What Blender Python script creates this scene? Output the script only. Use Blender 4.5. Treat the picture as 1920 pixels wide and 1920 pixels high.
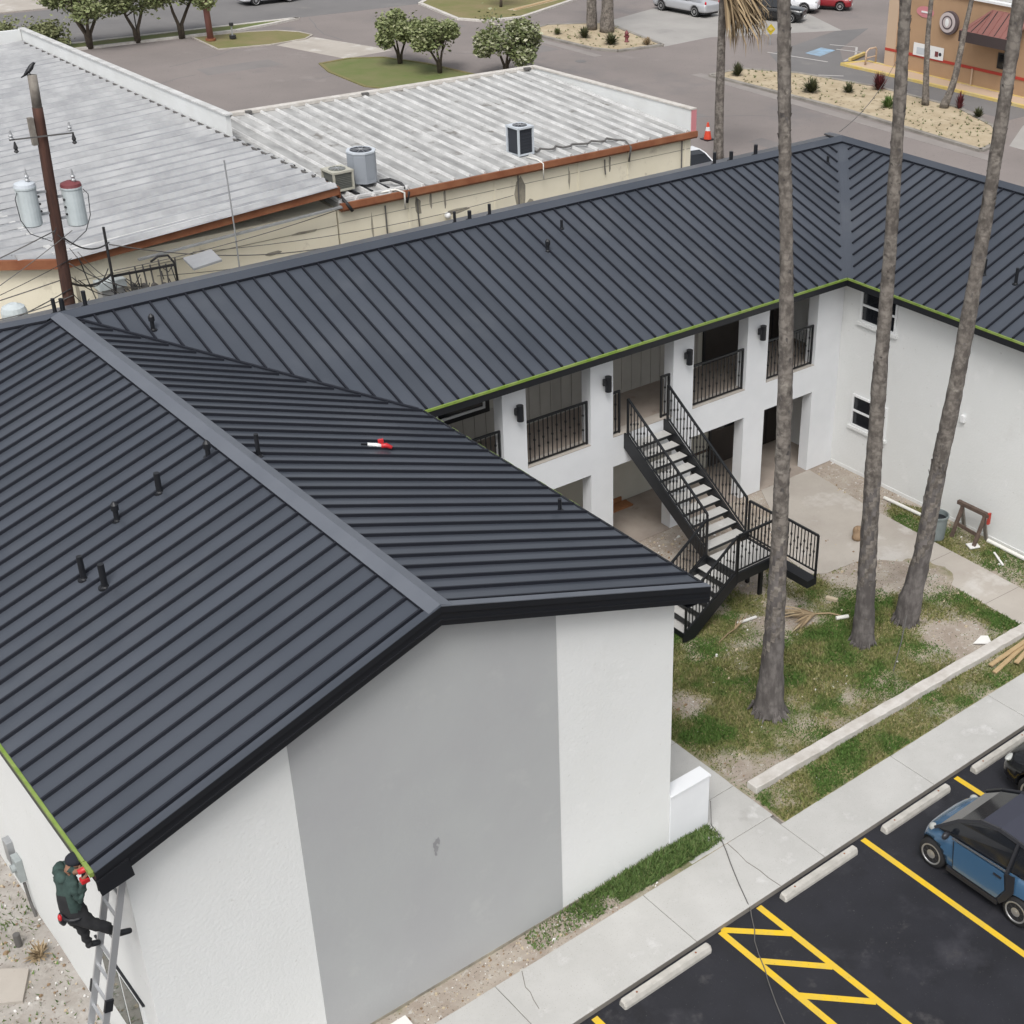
import bpy, bmesh, math, random
import numpy as np
from mathutils import Vector, Matrix
R = math.radians
random.seed(7)
for _o in list(bpy.data.objects):
    bpy.data.objects.remove(_o)
SC = bpy.context.scene
COL = SC.collection

# ------------------------------------------------------------ camera
cd = bpy.data.cameras.new('camera')
cd.sensor_width = 36.0
cd.lens = 36.0 * 2637.7 / 1920.0
cd.shift_x = -320.0 / 1920.0
cd.clip_start = 0.1
cd.clip_end = 2000
cam = bpy.data.objects.new('camera', cd)
cam.location = (-12.533, -13.868, 17.357)
cam.rotation_euler = (R(60.517), R(-1.382), R(-41.596))
COL.objects.link(cam)
SC.camera = cam

# ------------------------------------------------------------ sky, sun, exposure (bright overcast)
SUN_EL, SUN_AZ = 56.0, 226.0          # azimuth: compass degrees clockwise from +y
w = bpy.data.worlds.new('World')
SC.world = w
w.use_nodes = True
nt = w.node_tree
bg = nt.nodes['Background']
sky = nt.nodes.new('ShaderNodeTexSky')
sky.sky_type = 'NISHITA'
sky.sun_disc = False
sky.sun_elevation = R(SUN_EL)
sky.sun_rotation = R(SUN_AZ)
sky.air_density = 1.0
sky.dust_density = 4.0
sky.ozone_density = 1.0
hs = nt.nodes.new('ShaderNodeHueSaturation')
hs.inputs['Saturation'].default_value = 0.22      # cloud cover: grey, not blue
nt.links.new(sky.outputs[0], hs.inputs['Color'])
nt.links.new(hs.outputs[0], bg.inputs[0])
bg.inputs[1].default_value = 0.13
sl = bpy.data.lights.new('sun', 'SUN')
sl.energy = 1.3
sl.angle = R(24)
sl.color = (1.0, 0.975, 0.95)
sun = bpy.data.objects.new('sun', sl)
_d = Vector((math.sin(R(SUN_AZ)) * math.cos(R(SUN_EL)), math.cos(R(SUN_AZ)) * math.cos(R(SUN_EL)), math.sin(R(SUN_EL))))
sun.rotation_euler = _d.to_track_quat('Z', 'Y').to_euler()
sun.location = (-20, -30, 60)
COL.objects.link(sun)
SC.view_settings.view_transform = 'Standard'
SC.view_settings.look = 'None'
SC.view_settings.gamma = 1.0
SC.view_settings.use_curve_mapping = False
SC.view_settings.exposure = 0.40
SC.cycles.max_bounces = 6
SC.cycles.diffuse_bounces = 2
SC.cycles.glossy_bounces = 2
SC.cycles.transmission_bounces = 3

# ------------------------------------------------------------ materials
MATS = {}
def mat(name, col, rough=0.7, metal=0.0, var=None, scale=4.0, detail=4.0, bump=0.0, bscale=30.0, stretch=None,
        lo=0.35, hi=0.65, spec=0.5, island=None, patch=None, objrand=0.0, spots=None, coat=0.0, speck=None, rings=None):
    """principled material; var = second colour mixed in by noise; spots = (colour, scale, threshold) blotches;
    speck = (colour, scale, threshold) small grains; island = colour for random-per-leaf mixing; objrand = per-piece brightness"""
    m = bpy.data.materials.new(name)
    m.use_nodes = True
    n = m.node_tree
    p = n.nodes['Principled BSDF']
    p.inputs['Roughness'].default_value = rough
    p.inputs['Metallic'].default_value = metal
    p.inputs['Specular IOR Level'].default_value = spec
    p.inputs['Coat Weight'].default_value = coat
    col = tuple(col) + (1,)
    tc = n.nodes.new('ShaderNodeNewGeometry')
    vec = tc.outputs['Position']
    def mapped(st):
        mp = n.nodes.new('ShaderNodeMapping')
        mp.inputs['Scale'].default_value = st
        n.links.new(vec, mp.inputs['Vector'])
        return mp.outputs[0]
    v0 = mapped(stretch) if stretch else vec
    cur = None
    def noise(v, sc, dt=4.0, rg=0.55):
        t = n.nodes.new('ShaderNodeTexNoise')
        t.inputs['Scale'].default_value = sc
        t.inputs['Detail'].default_value = dt
        t.inputs['Roughness'].default_value = rg
        n.links.new(v, t.inputs['Vector'])
        return t.outputs['Fac']
    def ramp(f, a, b):
        r = n.nodes.new('ShaderNodeMapRange')
        r.inputs['From Min'].default_value = a
        r.inputs['From Max'].default_value = b
        n.links.new(f, r.inputs['Value'])
        return r.outputs[0]
    def mix(f, a, b):
        x = n.nodes.new('ShaderNodeMix')
        x.data_type = 'RGBA'
        n.links.new(f, x.inputs[0])
        for k, c in ((6, a), (7, b)):
            if isinstance(c, tuple):
                x.inputs[k].default_value = c
            else:
                n.links.new(c, x.inputs[k])
        return x.outputs[2]
    cur = col
    if var is not None:
        cur = mix(ramp(noise(v0, scale, detail, 0.6), lo, hi), cur, tuple(var) + (1,))
    if spots is not None:
        for c, s, th in (spots if isinstance(spots, list) else [spots]):
            cur = mix(ramp(noise(vec, s, 5.0, 0.65), th, th + 0.12), cur, tuple(c) + (1,))
    if speck is not None:
        c, s, th = speck
        cur = mix(ramp(noise(vec, s, 2.0), th, th + 0.06), cur, tuple(c) + (1,))
    if rings is not None:
        wv = n.nodes.new('ShaderNodeTexWave')
        wv.wave_type = 'BANDS'
        wv.bands_direction = 'Z'
        wv.inputs['Scale'].default_value = rings[1]
        wv.inputs['Distortion'].default_value = 9.0
        wv.inputs['Detail'].default_value = 4.0
        wv.inputs['Detail Scale'].default_value = 2.5
        n.links.new(vec, wv.inputs['Vector'])
        cur = mix(ramp(wv.outputs['Fac'], 0.55, 1.45), cur, tuple(rings[0]) + (1,))
    if island is not None:
        f = tc.outputs['Random Per Island']
        for c in island:
            pass
        rp = n.nodes.new('ShaderNodeValToRGB')
        el = rp.color_ramp.elements
        while len(el) < len(island):
            el.new(0.5)
        for k, c in enumerate(island):
            el[k].position = k / max(1, len(island) - 1)
            el[k].color = tuple(c) + (1,)
        n.links.new(f, rp.inputs[0])
        cur = rp.outputs[0]
        if patch is not None:
            cur = mix(ramp(noise(vec, patch[1], 3.0), patch[2], patch[3]), cur, tuple(patch[0]) + (1,))
    if objrand:
        oi = n.nodes.new('ShaderNodeObjectInfo')
        hv = n.nodes.new('ShaderNodeHueSaturation')
        r = n.nodes.new('ShaderNodeMapRange')
        r.inputs['To Min'].default_value = 1 - objrand
        r.inputs['To Max'].default_value = 1 + objrand
        n.links.new(oi.outputs['Random'], r.inputs['Value'])
        n.links.new(r.outputs[0], hv.inputs['Value'])
        if isinstance(cur, tuple):
            hv.inputs['Color'].default_value = cur
        else:
            n.links.new(cur, hv.inputs['Color'])
        cur = hv.outputs[0]
    if isinstance(cur, tuple):
        p.inputs['Base Color'].default_value = cur
    else:
        n.links.new(cur, p.inputs['Base Color'])
    if bump:
        b = n.nodes.new('ShaderNodeBump')
        b.inputs['Strength'].default_value = bump
        b.inputs['Distance'].default_value = 0.02
        n.links.new(noise(v0 if stretch else vec, bscale, 5.0, 0.6), b.inputs['Height'])
        n.links.new(b.outputs[0], p.inputs['Normal'])
    MATS[name] = m
    return m

mat('roof_metal', (0.090, 0.101, 0.122), 0.38, 0.35, var=(0.072, 0.083, 0.103), scale=0.35, detail=3.0, objrand=0.09, spots=((0.104, 0.115, 0.134), 0.22, 0.56), bump=0.14, bscale=1.3)
mat('cap_sky_metal', (0.172, 0.186, 0.212), 0.45, 0.35, var=(0.145, 0.159, 0.185), scale=0.8)  # same roof metal, lightened: sky reflection put into the colour
mat('dark_shade_metal', (0.016, 0.018, 0.026), 0.5, 0.3)  # same roof metal, darkened: shade on the rib sides put into the colour
mat('black_trim', (0.010, 0.011, 0.014), 0.45)
mat('black_steel', (0.011, 0.012, 0.014), 0.42)
mat('film_green', (0.165, 0.26, 0.035), 0.5, var=(0.25, 0.32, 0.09), scale=4.0)
mat('stucco_white', (0.745, 0.755, 0.745), 0.9, var=(0.715, 0.725, 0.71), scale=0.5, detail=8.0, bump=0.42, bscale=17.0,
    spots=[((0.68, 0.685, 0.67), 0.9, 0.62), ((0.77, 0.775, 0.765), 2.3, 0.60)], speck=((0.62, 0.62, 0.60), 11.0, 0.70))
mat('stucco_arcade', (0.74, 0.755, 0.77), 0.9, var=(0.69, 0.705, 0.72), scale=0.9, bump=0.12, bscale=30.0)
mat('panel_grey', (0.420, 0.432, 0.430), 0.85, var=(0.398, 0.403, 0.408), scale=0.55, detail=4.0, bump=0.20, bscale=9.0, spots=((0.435, 0.445, 0.44), 1.4, 0.58))
mat('smudge', (0.27, 0.27, 0.28), 0.9, var=(0.32, 0.32, 0.325), scale=9.0)
mat('siding', (0.42, 0.405, 0.37), 0.8, var=(0.38, 0.365, 0.33), scale=2.0, objrand=0.05)
mat('wall_lower', (0.56, 0.55, 0.49), 0.85, var=(0.50, 0.49, 0.43), scale=1.2)
mat('walk_floor', (0.36, 0.31, 0.265), 0.85, var=(0.29, 0.245, 0.21), scale=1.5, spots=((0.22, 0.17, 0.14), 2.0, 0.62))
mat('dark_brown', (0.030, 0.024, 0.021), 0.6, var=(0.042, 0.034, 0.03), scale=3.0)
mat('glass_dark', (0.012, 0.014, 0.018), 0.08, spec=0.6)
mat('glass_green', (0.03, 0.05, 0.045), 0.06, spec=0.6)
mat('white_paint', (0.76, 0.77, 0.77), 0.5)
mat('concrete', (0.49, 0.485, 0.465), 0.9, var=(0.42, 0.415, 0.395), scale=0.8, detail=7.0, bump=0.15, bscale=60.0,
    spots=[((0.54, 0.535, 0.52), 1.6, 0.58), ((0.36, 0.35, 0.33), 0.9, 0.64)], speck=((0.33, 0.31, 0.28), 45.0, 0.64))
mat('concrete_tan', (0.43, 0.395, 0.35), 0.9, var=(0.37, 0.335, 0.295), scale=0.7, bump=0.15, bscale=60.0,
    spots=((0.50, 0.475, 0.44), 0.8, 0.55), speck=((0.28, 0.25, 0.22), 40.0, 0.68))
mat('concrete_stop', (0.50, 0.48, 0.44), 0.9, var=(0.40, 0.385, 0.35), scale=5.0, bump=0.2, bscale=40.0)
mat('concrete_kerb', (0.58, 0.555, 0.52), 0.9, var=(0.46, 0.43, 0.39), scale=3.5, bump=0.3, bscale=25.0)
mat('asphalt_new', (0.0105, 0.0110, 0.0150), 0.7, var=(0.0165, 0.017, 0.023), scale=0.9, bump=0.35, bscale=120.0,
    spots=[((0.032, 0.032, 0.039), 0.55, 0.54), ((0.048, 0.046, 0.048), 2.2, 0.62), ((0.006, 0.006, 0.008), 1.0, 0.60)], speck=((0.08, 0.077, 0.075), 34.0, 0.70))
mat('asphalt_old', (0.236, 0.207, 0.194), 0.9, var=(0.194, 0.171, 0.161), scale=0.14, detail=6.0, bump=0.2, bscale=60.0,
    spots=[((0.165, 0.153, 0.151), 0.09, 0.58), ((0.27, 0.242, 0.228), 0.22, 0.62)], speck=((0.12, 0.11, 0.11), 9.0, 0.66))
mat('asphalt_mid', (0.18, 0.173, 0.17), 0.9, var=(0.148, 0.143, 0.142), scale=0.2, bump=0.2, bscale=60.0,
    spots=((0.20, 0.19, 0.18), 0.35, 0.6))
mat('asphalt_patch', (0.185, 0.172, 0.167), 0.9, var=(0.215, 0.196, 0.188), scale=0.5, detail=6.0)
mat('yellow_paint', (0.72, 0.47, 0.015), 0.65, var=(0.62, 0.43, 0.05), scale=6.0, speck=((0.30, 0.22, 0.04), 30.0, 0.68))
mat('yellow_kerb', (0.62, 0.44, 0.10), 0.7, var=(0.55, 0.45, 0.22), scale=1.5)
mat('blue_paint', (0.27, 0.42, 0.56), 0.7, var=(0.22, 0.26, 0.30), scale=1.5)
mat('line_white', (0.45, 0.43, 0.41), 0.8)
mat('sand', (0.46, 0.385, 0.27), 0.95, var=(0.36, 0.29, 0.19), scale=1.1, detail=8.0, bump=0.6, bscale=9.0, speck=((0.20, 0.16, 0.10), 3.5, 0.63))
mat('grass_far', (0.150, 0.155, 0.050), 0.95, var=(0.215, 0.175, 0.085), scale=0.5, detail=8.0, bump=0.6, bscale=8.0)
mat('grass_far_green', (0.115, 0.150, 0.040), 0.95, var=(0.17, 0.165, 0.07), scale=0.5, detail=8.0, bump=0.6, bscale=8.0)
mat('rubble', (0.40, 0.375, 0.345), 0.95, var=(0.295, 0.268, 0.238), scale=2.2, detail=8.0, bump=0.8, bscale=14.0,
    spots=((0.44, 0.42, 0.39), 3.5, 0.56), speck=((0.16, 0.13, 0.11), 16.0, 0.64))
mat('dirt_far', (0.26, 0.22, 0.18), 0.95, var=(0.2, 0.17, 0.14), scale=0.3)
mat('sheet_white', (0.40, 0.40, 0.39), 0.55, 0.0, var=(0.25, 0.25, 0.245), scale=0.9, detail=10.0, stretch=(3.0, 0.9, 1.0), lo=0.40, hi=0.64,
    spots=[((0.52, 0.52, 0.51), 0.35, 0.57), ((0.15, 0.14, 0.125), 1.6, 0.575)], objrand=0.09)
mat('sheet_shade', (0.22, 0.215, 0.205), 0.8, var=(0.42, 0.42, 0.41), scale=1.1, detail=8.0, lo=0.44, hi=0.58)  # shade beside the white roof ribs, painted as a darker tone
mat('sheet_grey', (0.305, 0.314, 0.325), 0.55, 0.0, var=(0.235, 0.242, 0.255), scale=0.8, detail=10.0, stretch=(0.9, 1.8, 1.0), lo=0.40, hi=0.62,
    spots=[((0.385, 0.385, 0.385), 0.5, 0.57), ((0.185, 0.185, 0.185), 1.3, 0.585)], objrand=0.05)
mat('sheet_shade_grey', (0.20, 0.205, 0.215), 0.7, var=(0.35, 0.355, 0.365), scale=0.9, detail=8.0, lo=0.42, hi=0.6)  # trough shade of the grey corrugations, painted as a darker tone
mat('sheet_rib', (0.62, 0.62, 0.61), 0.55, var=(0.45, 0.45, 0.44), scale=2.0)
mat('sheet_roll', (0.42, 0.425, 0.43), 0.5, var=(0.29, 0.295, 0.305), scale=1.2, detail=8.0)
mat('parapet_white', (0.72, 0.735, 0.73), 0.85, var=(0.66, 0.67, 0.66), scale=0.8)
mat('cream', (0.78, 0.73, 0.59), 0.9, var=(0.72, 0.67, 0.53), scale=0.7, detail=7.0, bump=0.2, bscale=20.0,
    spots=[((0.50, 0.45, 0.35), 0.8, 0.61), ((0.30, 0.27, 0.22), 1.4, 0.68)])
mat('rust_brown', (0.20, 0.065, 0.028), 0.7, var=(0.28, 0.115, 0.055), scale=1.6, detail=8.0)
mat('stain_dark', (0.20, 0.185, 0.155), 0.95, var=(0.36, 0.33, 0.26), scale=2.5)
mat('palm_bark', (0.215, 0.192, 0.168), 0.95, var=(0.092, 0.080, 0.070), scale=4.2, detail=10.0, bump=1.0, bscale=9.0, stretch=(1.5, 1.5, 1.1), lo=0.42, hi=0.60,
    spots=[((0.30, 0.275, 0.24), 2.4, 0.58), ((0.06, 0.05, 0.045), 3.6, 0.66)], rings=((0.105, 0.09, 0.08), 2.1))
mat('palm_bark_base', (0.165, 0.150, 0.142), 0.95, var=(0.085, 0.076, 0.072), scale=3.0, detail=9.0, stretch=(2.2, 2.2, .8), lo=.42, hi=.6, bump=0.9, bscale=9.0, rings=((0.10, 0.09, 0.085), 1.3))
mat('frond_dry', (0.40, 0.31, 0.19), 0.9, island=[(0.46, 0.37, 0.24), (0.26, 0.19, 0.11), (0.36, 0.27, 0.16), (0.13, 0.09, 0.05)])
mat('frond_green', (0.08, 0.12, 0.04), 0.7, island=[(0.05, 0.09, 0.03), (0.09, 0.13, 0.045), (0.07, 0.11, 0.035)])
mat('tree_bark', (0.10, 0.08, 0.06), 0.95, var=(0.055, 0.045, 0.035), scale=6.0)
mat('leaf_green', (0.07, 0.11, 0.03), 0.7, island=[(0.10, 0.13, 0.05), (0.19, 0.22, 0.09), (0.25, 0.28, 0.125), (0.145, 0.18, 0.065), (0.36, 0.37, 0.22)])
mat('leaf_olive', (0.09, 0.11, 0.04), 0.7, island=[(0.09, 0.105, 0.045), (0.165, 0.18, 0.08), (0.22, 0.23, 0.11), (0.13, 0.15, 0.065)])
mat('leaf_pale', (0.1, 0.13, 0.05), 0.7, island=[(0.07, 0.095, 0.035), (0.14, 0.17, 0.06), (0.18, 0.205, 0.085), (0.10, 0.13, 0.045), (0.45, 0.45, 0.32), (0.16, 0.185, 0.07), (0.36, 0.37, 0.24)])
mat('leaf_red', (0.13, 0.02, 0.03), 0.7, island=[(0.12, 0.018, 0.025), (0.06, 0.012, 0.016), (0.17, 0.03, 0.035)])
mat('leaf_dark', (0.05, 0.06, 0.025), 0.8, island=[(0.03, 0.038, 0.018), (0.075, 0.08, 0.035), (0.055, 0.065, 0.025), (0.13, 0.12, 0.06)])
mat('leaf_weed', (0.05, 0.1, 0.02), 0.7, island=[(0.08, 0.15, 0.03), (0.12, 0.19, 0.05), (0.05, 0.10, 0.02), (0.18, 0.21, 0.08)])
mat('grass_blade', (0.1, 0.13, 0.03), 0.8, island=[(0.105, 0.135, 0.030), (0.185, 0.195, 0.055), (0.075, 0.11, 0.022), (0.27, 0.235, 0.10), (0.14, 0.165, 0.04), (0.34, 0.285, 0.15), (0.10, 0.13, 0.03)], patch=((0.070, 0.135, 0.022), 0.8, 0.46, 0.57))
mat('wood_pole', (0.085, 0.038, 0.026), 0.9, var=(0.045, 0.022, 0.017), scale=3.0, stretch=(4, 4, 0.4), bump=0.5, bscale=15.0)
mat('wood_grey', (0.26, 0.24, 0.21), 0.9, var=(0.17, 0.15, 0.13), scale=5.0)
mat('wood_plank', (0.46, 0.34, 0.19), 0.85, var=(0.36, 0.25, 0.13), scale=6.0, stretch=(1, 6, 6))
mat('wood_orange', (0.36, 0.16, 0.07), 0.85, var=(0.28, 0.12, 0.05), scale=4.0)
mat('wood_dark', (0.12, 0.085, 0.065), 0.9, var=(0.075, 0.05, 0.04), scale=8.0)
mat('can_metal', (0.52, 0.57, 0.58), 0.6, 0.0, var=(0.46, 0.51, 0.52), scale=4.0)
mat('maroon', (0.17, 0.045, 0.05), 0.6)
mat('galv', (0.42, 0.43, 0.44), 0.45, 0.4, var=(0.34, 0.35, 0.36), scale=4.0)
mat('alu', (0.55, 0.56, 0.57), 0.35, 0.6)
mat('cable', (0.022, 0.022, 0.024), 0.6)
mat('cable_grey', (0.11, 0.105, 0.10), 0.7)
mat('ac_beige', (0.46, 0.45, 0.38), 0.6, var=(0.38, 0.37, 0.31), scale=3.0)
mat('ac_grey', (0.30, 0.325, 0.36), 0.5, 0.1)
mat('ac_light', (0.52, 0.56, 0.60), 0.5)
mat('ac_dark', (0.028, 0.032, 0.042), 0.6)
mat('ac_coil', (0.13, 0.135, 0.12), 0.7)
mat('pvc', (0.74, 0.73, 0.68), 0.4)
mat('debris_white', (0.72, 0.71, 0.68), 0.8)
mat('debris_tan', (0.50, 0.42, 0.30), 0.9)
mat('debris_brown', (0.26, 0.18, 0.11), 0.9)
mat('meter_grey', (0.33, 0.36, 0.36), 0.6, var=(0.28, 0.31, 0.31), scale=3.0)
mat('bin_grey', (0.16, 0.19, 0.19), 0.6, var=(0.20, 0.23, 0.23), scale=3.0)
mat('red_plastic', (0.50, 0.02, 0.025), 0.4)
mat('orange_cone', (0.70, 0.07, 0.03), 0.5)
mat('tan_wall', (0.42, 0.275, 0.165), 0.9, var=(0.37, 0.24, 0.145), scale=0.5)
mat('tan_light', (0.50, 0.375, 0.27), 0.9)
mat('red_stripe', (0.40, 0.045, 0.03), 0.7)
mat('awning_red', (0.24, 0.105, 0.09), 0.7)
mat('awning_dark', (0.055, 0.04, 0.04), 0.7)
mat('logo_ring', (0.52, 0.46, 0.46), 0.5)
mat('logo_dark', (0.10, 0.075, 0.08), 0.5)
mat('sign_pink', (0.55, 0.22, 0.24), 0.5)
mat('sign_yellow', (0.50, 0.38, 0.02), 0.5)
mat('tyre', (0.014, 0.014, 0.015), 0.85)
mat('rim', (0.42, 0.42, 0.42), 0.35, 0.6)
mat('car_blue', (0.052, 0.125, 0.225), 0.26, 0.15, coat=0.8)
mat('car_black', (0.006, 0.0065, 0.008), 0.25, coat=0.5)
mat('car_charcoal', (0.022, 0.023, 0.028), 0.4)
mat('car_top', (0.040, 0.042, 0.060), 0.55)
mat('car_white', (0.72, 0.73, 0.75), 0.3, coat=0.5)
mat('car_silver', (0.50, 0.51, 0.53), 0.32, 0.3, coat=0.4)
mat('car_red', (0.25, 0.012, 0.02), 0.28, coat=0.6)
mat('lamp_clear', (0.42, 0.43, 0.41), 0.15)
mat('gutter_conc', (0.275, 0.25, 0.235), 0.9, var=(0.235, 0.215, 0.20), scale=0.8)
mat('apron', (0.36, 0.345, 0.325), 0.9, var=(0.30, 0.288, 0.272), scale=0.35, detail=6.0, spots=((0.26, 0.25, 0.24), 0.3, 0.6))
mat('lamp_red', (0.55, 0.01, 0.02), 0.25)
mat('chrome', (0.6, 0.62, 0.64), 0.2, 0.9)
mat('skin', (0.26, 0.135, 0.085), 0.6)
mat('cloth_green', (0.042, 0.075, 0.066), 0.9, var=(0.024, 0.045, 0.040), scale=9.0)
mat('cloth_black', (0.014, 0.015, 0.017), 0.9, var=(0.022, 0.022, 0.024), scale=8.0)
mat('cloth_navy', (0.012, 0.014, 0.022), 0.9)
mat('rose_dark', (0.30, 0.20, 0.17), 0.9)
mat('kerb_grey', (0.20, 0.185, 0.165), 0.9, var=(0.30, 0.28, 0.25), scale=1.2)
mat('joint_dark', (0.20, 0.185, 0.165), 0.95)

# ------------------------------------------------------------ mesh helpers
def V(*a):
    return np.array(a, float)

class MB:
    def __init__(s):
        s.v, s.f, s.m = [], [], []
    def add(s, verts, faces, mi=0):
        b = len(s.v)
        s.v.extend([tuple(map(float, q)) for q in verts])
        s.f.extend([tuple(b + i for i in fc) for fc in faces])
        s.m.extend([mi] * len(faces))
        return s
    def box(s, x0, x1, y0, y1, z0, z1, mi=0):
        return s.add([(x0, y0, z0), (x1, y0, z0), (x1, y1, z0), (x0, y1, z0), (x0, y0, z1), (x1, y0, z1), (x1, y1, z1), (x0, y1, z1)],
                     [(3, 2, 1, 0), (4, 5, 6, 7), (0, 1, 5, 4), (1, 2, 6, 5), (2, 3, 7, 6), (3, 0, 4, 7)], mi)
    def beam(s, a, b, w, h, up=(0, 0, 1), mi=0):
        """box section from a to b, w across, h along up"""
        a, b, up = np.array(a, float), np.array(b, float), np.array(up, float)
        d = b - a
        L = np.linalg.norm(d)
        if L < 1e-6:
            return s
        d /= L
        sd = np.cross(d, up)
        if np.linalg.norm(sd) < 1e-6:
            sd = np.cross(d, (1, 0, 0))
        sd /= np.linalg.norm(sd)
        u = np.cross(sd, d)
        vs = []
        for p in (a, b):
            for q in ((-1, -1), (1, -1), (1, 1), (-1, 1)):
                vs.append(p + sd * q[0] * w / 2 + u * q[1] * h / 2)
        return s.add(vs, [(0, 1, 2, 3), (7, 6, 5, 4), (4, 5, 1, 0), (5, 6, 2, 1), (6, 7, 3, 2), (7, 4, 0, 3)], mi)
    def prism(s, poly, z0, z1, mi=0):
        n = len(poly)
        a = sum(poly[i][0] * poly[(i + 1) % n][1] - poly[(i + 1) % n][0] * poly[i][1] for i in range(n))
        if a < 0:
            poly = poly[::-1]
        vs = [(x, y, z0) for x, y in poly] + [(x, y, z1) for x, y in poly]
        fs = [tuple(range(n - 1, -1, -1)), tuple(range(n, 2 * n))] + [(i, (i + 1) % n, n + (i + 1) % n, n + i) for i in range(n)]
        return s.add(vs, fs, mi)
    def slab(s, pts, off, mi=0):
        """closed solid from polygon pts and its copy moved by off"""
        n = len(pts)
        off = np.array(off, float)
        p = [np.array(q, float) for q in pts]
        nn = np.zeros(3)
        for i in range(n):
            nn += np.cross(p[i], p[(i + 1) % n])
        if np.dot(nn, off) > 0:
            p = p[::-1]
        vs = p + [q + off for q in p]
        fs = [tuple(range(n)), tuple(range(2 * n - 1, n - 1, -1))] + [(i, n + i, n + (i + 1) % n, (i + 1) % n) for i in range(n)]
        return s.add(vs, fs, mi)
    def tube(s, path, r, n=8, cap=True, mi=0, squash=1.0):
        path = [np.array(p, float) for p in path]
        rs = r if hasattr(r, '__len__') else [r] * len(path)
        b = len(s.v)
        ref = None
        for i, p in enumerate(path):
            d = path[min(i + 1, len(path) - 1)] - path[max(i - 1, 0)]
            L = np.linalg.norm(d)
            d = d / L if L > 1e-9 else np.array((0, 0, 1.0))
            if ref is None:
                ref = np.cross(d, (0.13, 0.97, 0.21) if abs(d[1]) < 0.9 else (1, 0, 0))
            ref = ref - d * np.dot(ref, d)
            ref /= np.linalg.norm(ref)
            o = np.cross(d, ref)
            for k in range(n):
                a = 2 * math.pi * k / n
                s.v.append(tuple(p + (ref * math.cos(a) + o * math.sin(a) * squash) * rs[i]))
        for i in range(len(path) - 1):
            for k in range(n):
                q = b + i * n + k
                q2 = b + i * n + (k + 1) % n
                s.f.append((q, q2, q2 + n, q + n))
                s.m.append(mi)
        if cap:
            s.f.append(tuple(b + k for k in range(n - 1, -1, -1)))
            e = b + (len(path) - 1) * n
            s.f.append(tuple(e + k for k in range(n)))
            s.m.extend([mi, mi])
        return s
    def cyl(s, c, r, h, n=16, axis=(0, 0, 1), mi=0, r2=None):
        c = np.array(c, float)
        ax = np.array(axis, float)
        return s.tube([c, c + ax * h], [r, r if r2 is None else r2], n, True, mi)
    def lathe(s, prof, n=16, c=(0, 0, 0), mi=0):
        b = len(s.v)
        for r_, z in prof:
            for k in range(n):
                a = 2 * math.pi * k / n
                s.v.append((c[0] + r_ * math.cos(a), c[1] + r_ * math.sin(a), c[2] + z))
        for i in range(len(prof) - 1):
            for k in range(n):
                q = b + i * n + k
                q2 = b + i * n + (k + 1) % n
                s.f.append((q, q2, q2 + n, q + n))
                s.m.append(mi)
        s.f.append(tuple(b + k for k in range(n - 1, -1, -1)))
        e = b + (len(prof) - 1) * n
        s.f.append(tuple(e + k for k in range(n)))
        s.m.extend([mi, mi])
        return s
    def ell(s, c, rad, n=10, m=6, mi=0):
        prof = [(max(1e-3, math.sin(math.pi * i / m)), -math.cos(math.pi * i / m)) for i in range(m + 1)]
        b = len(s.v)
        s.lathe(prof, n, (0, 0, 0), mi)
        for i in range(b, len(s.v)):
            x, y, z = s.v[i]
            s.v[i] = (c[0] + x * rad[0], c[1] + y * rad[1], c[2] + z * rad[2])
        return s
    def loft(s, rings, mi=0, closed=True, caps=True):
        n = len(rings[0])
        b = len(s.v)
        for rg in rings:
            s.v.extend([tuple(map(float, q)) for q in rg])
        for i in range(len(rings) - 1):
            for k in range(n if closed else n - 1):
                q, q2 = b + i * n + k, b + i * n + (k + 1) % n
                s.f.append((q, q2, q2 + n, q + n))
                s.m.append(mi)
        if caps and closed:
            s.f.append(tuple(b + k for k in range(n - 1, -1, -1)))
            e = b + (len(rings) - 1) * n
            s.f.append(tuple(e + k for k in range(n)))
            s.m.extend([mi, mi])
        return s
    def mesh(s, name, mats, smooth=False, org=(0, 0, 0)):
        me = bpy.data.meshes.new(name)
        o = np.array(org, float)
        me.from_pydata([tuple(np.array(q) - o) for q in s.v], [], s.f)
        for m in (mats if isinstance(mats, (list, tuple)) else [mats]):
            me.materials.append(MATS[m])
        if any(s.m):
            me.polygons.foreach_set('material_index', s.m)
        if smooth:
            me.polygons.foreach_set('use_smooth', [True] * len(me.polygons))
        me.update()
        return me
    def build(s, name, mats, parent=None, smooth=False, label=None, org=None, bevel=0.0, subd=0, autosmooth=None):
        root = parent
        o3 = V(0, 0, 0)
        if parent is not None:
            while root.parent is not None:
                root = root.parent
            if not root.get('_local'):
                o3 = np.array(root.location)
        elif org is not None:
            o3 = np.array(org, float)
        ob = bpy.data.objects.new(name, s.mesh(name, mats, smooth, o3))
        COL.objects.link(ob)
        if parent is not None:
            ob.parent = parent
        elif org is not None:
            ob.location = tuple(org)
        if label:
            ob['label'] = label
        if bevel:
            b = ob.modifiers.new('bevel', 'BEVEL')
            b.width = bevel
            b.segments = 2
            b.limit_method = 'ANGLE'
        if subd:
            b = ob.modifiers.new('subd', 'SUBSURF')
            b.levels = subd
            b.render_levels = subd
        return ob

def share(name, me, parent, loc=(0, 0, 0), rot=None, scale=None):
    """another object on the same mesh (loc is in world space for world-space roots)"""
    ob = bpy.data.objects.new(name, me)
    COL.objects.link(ob)
    ob.parent = parent
    ob.location = loc
    if rot:
        ob.rotation_euler = rot
    if scale:
        ob.scale = scale
    return ob

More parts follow.
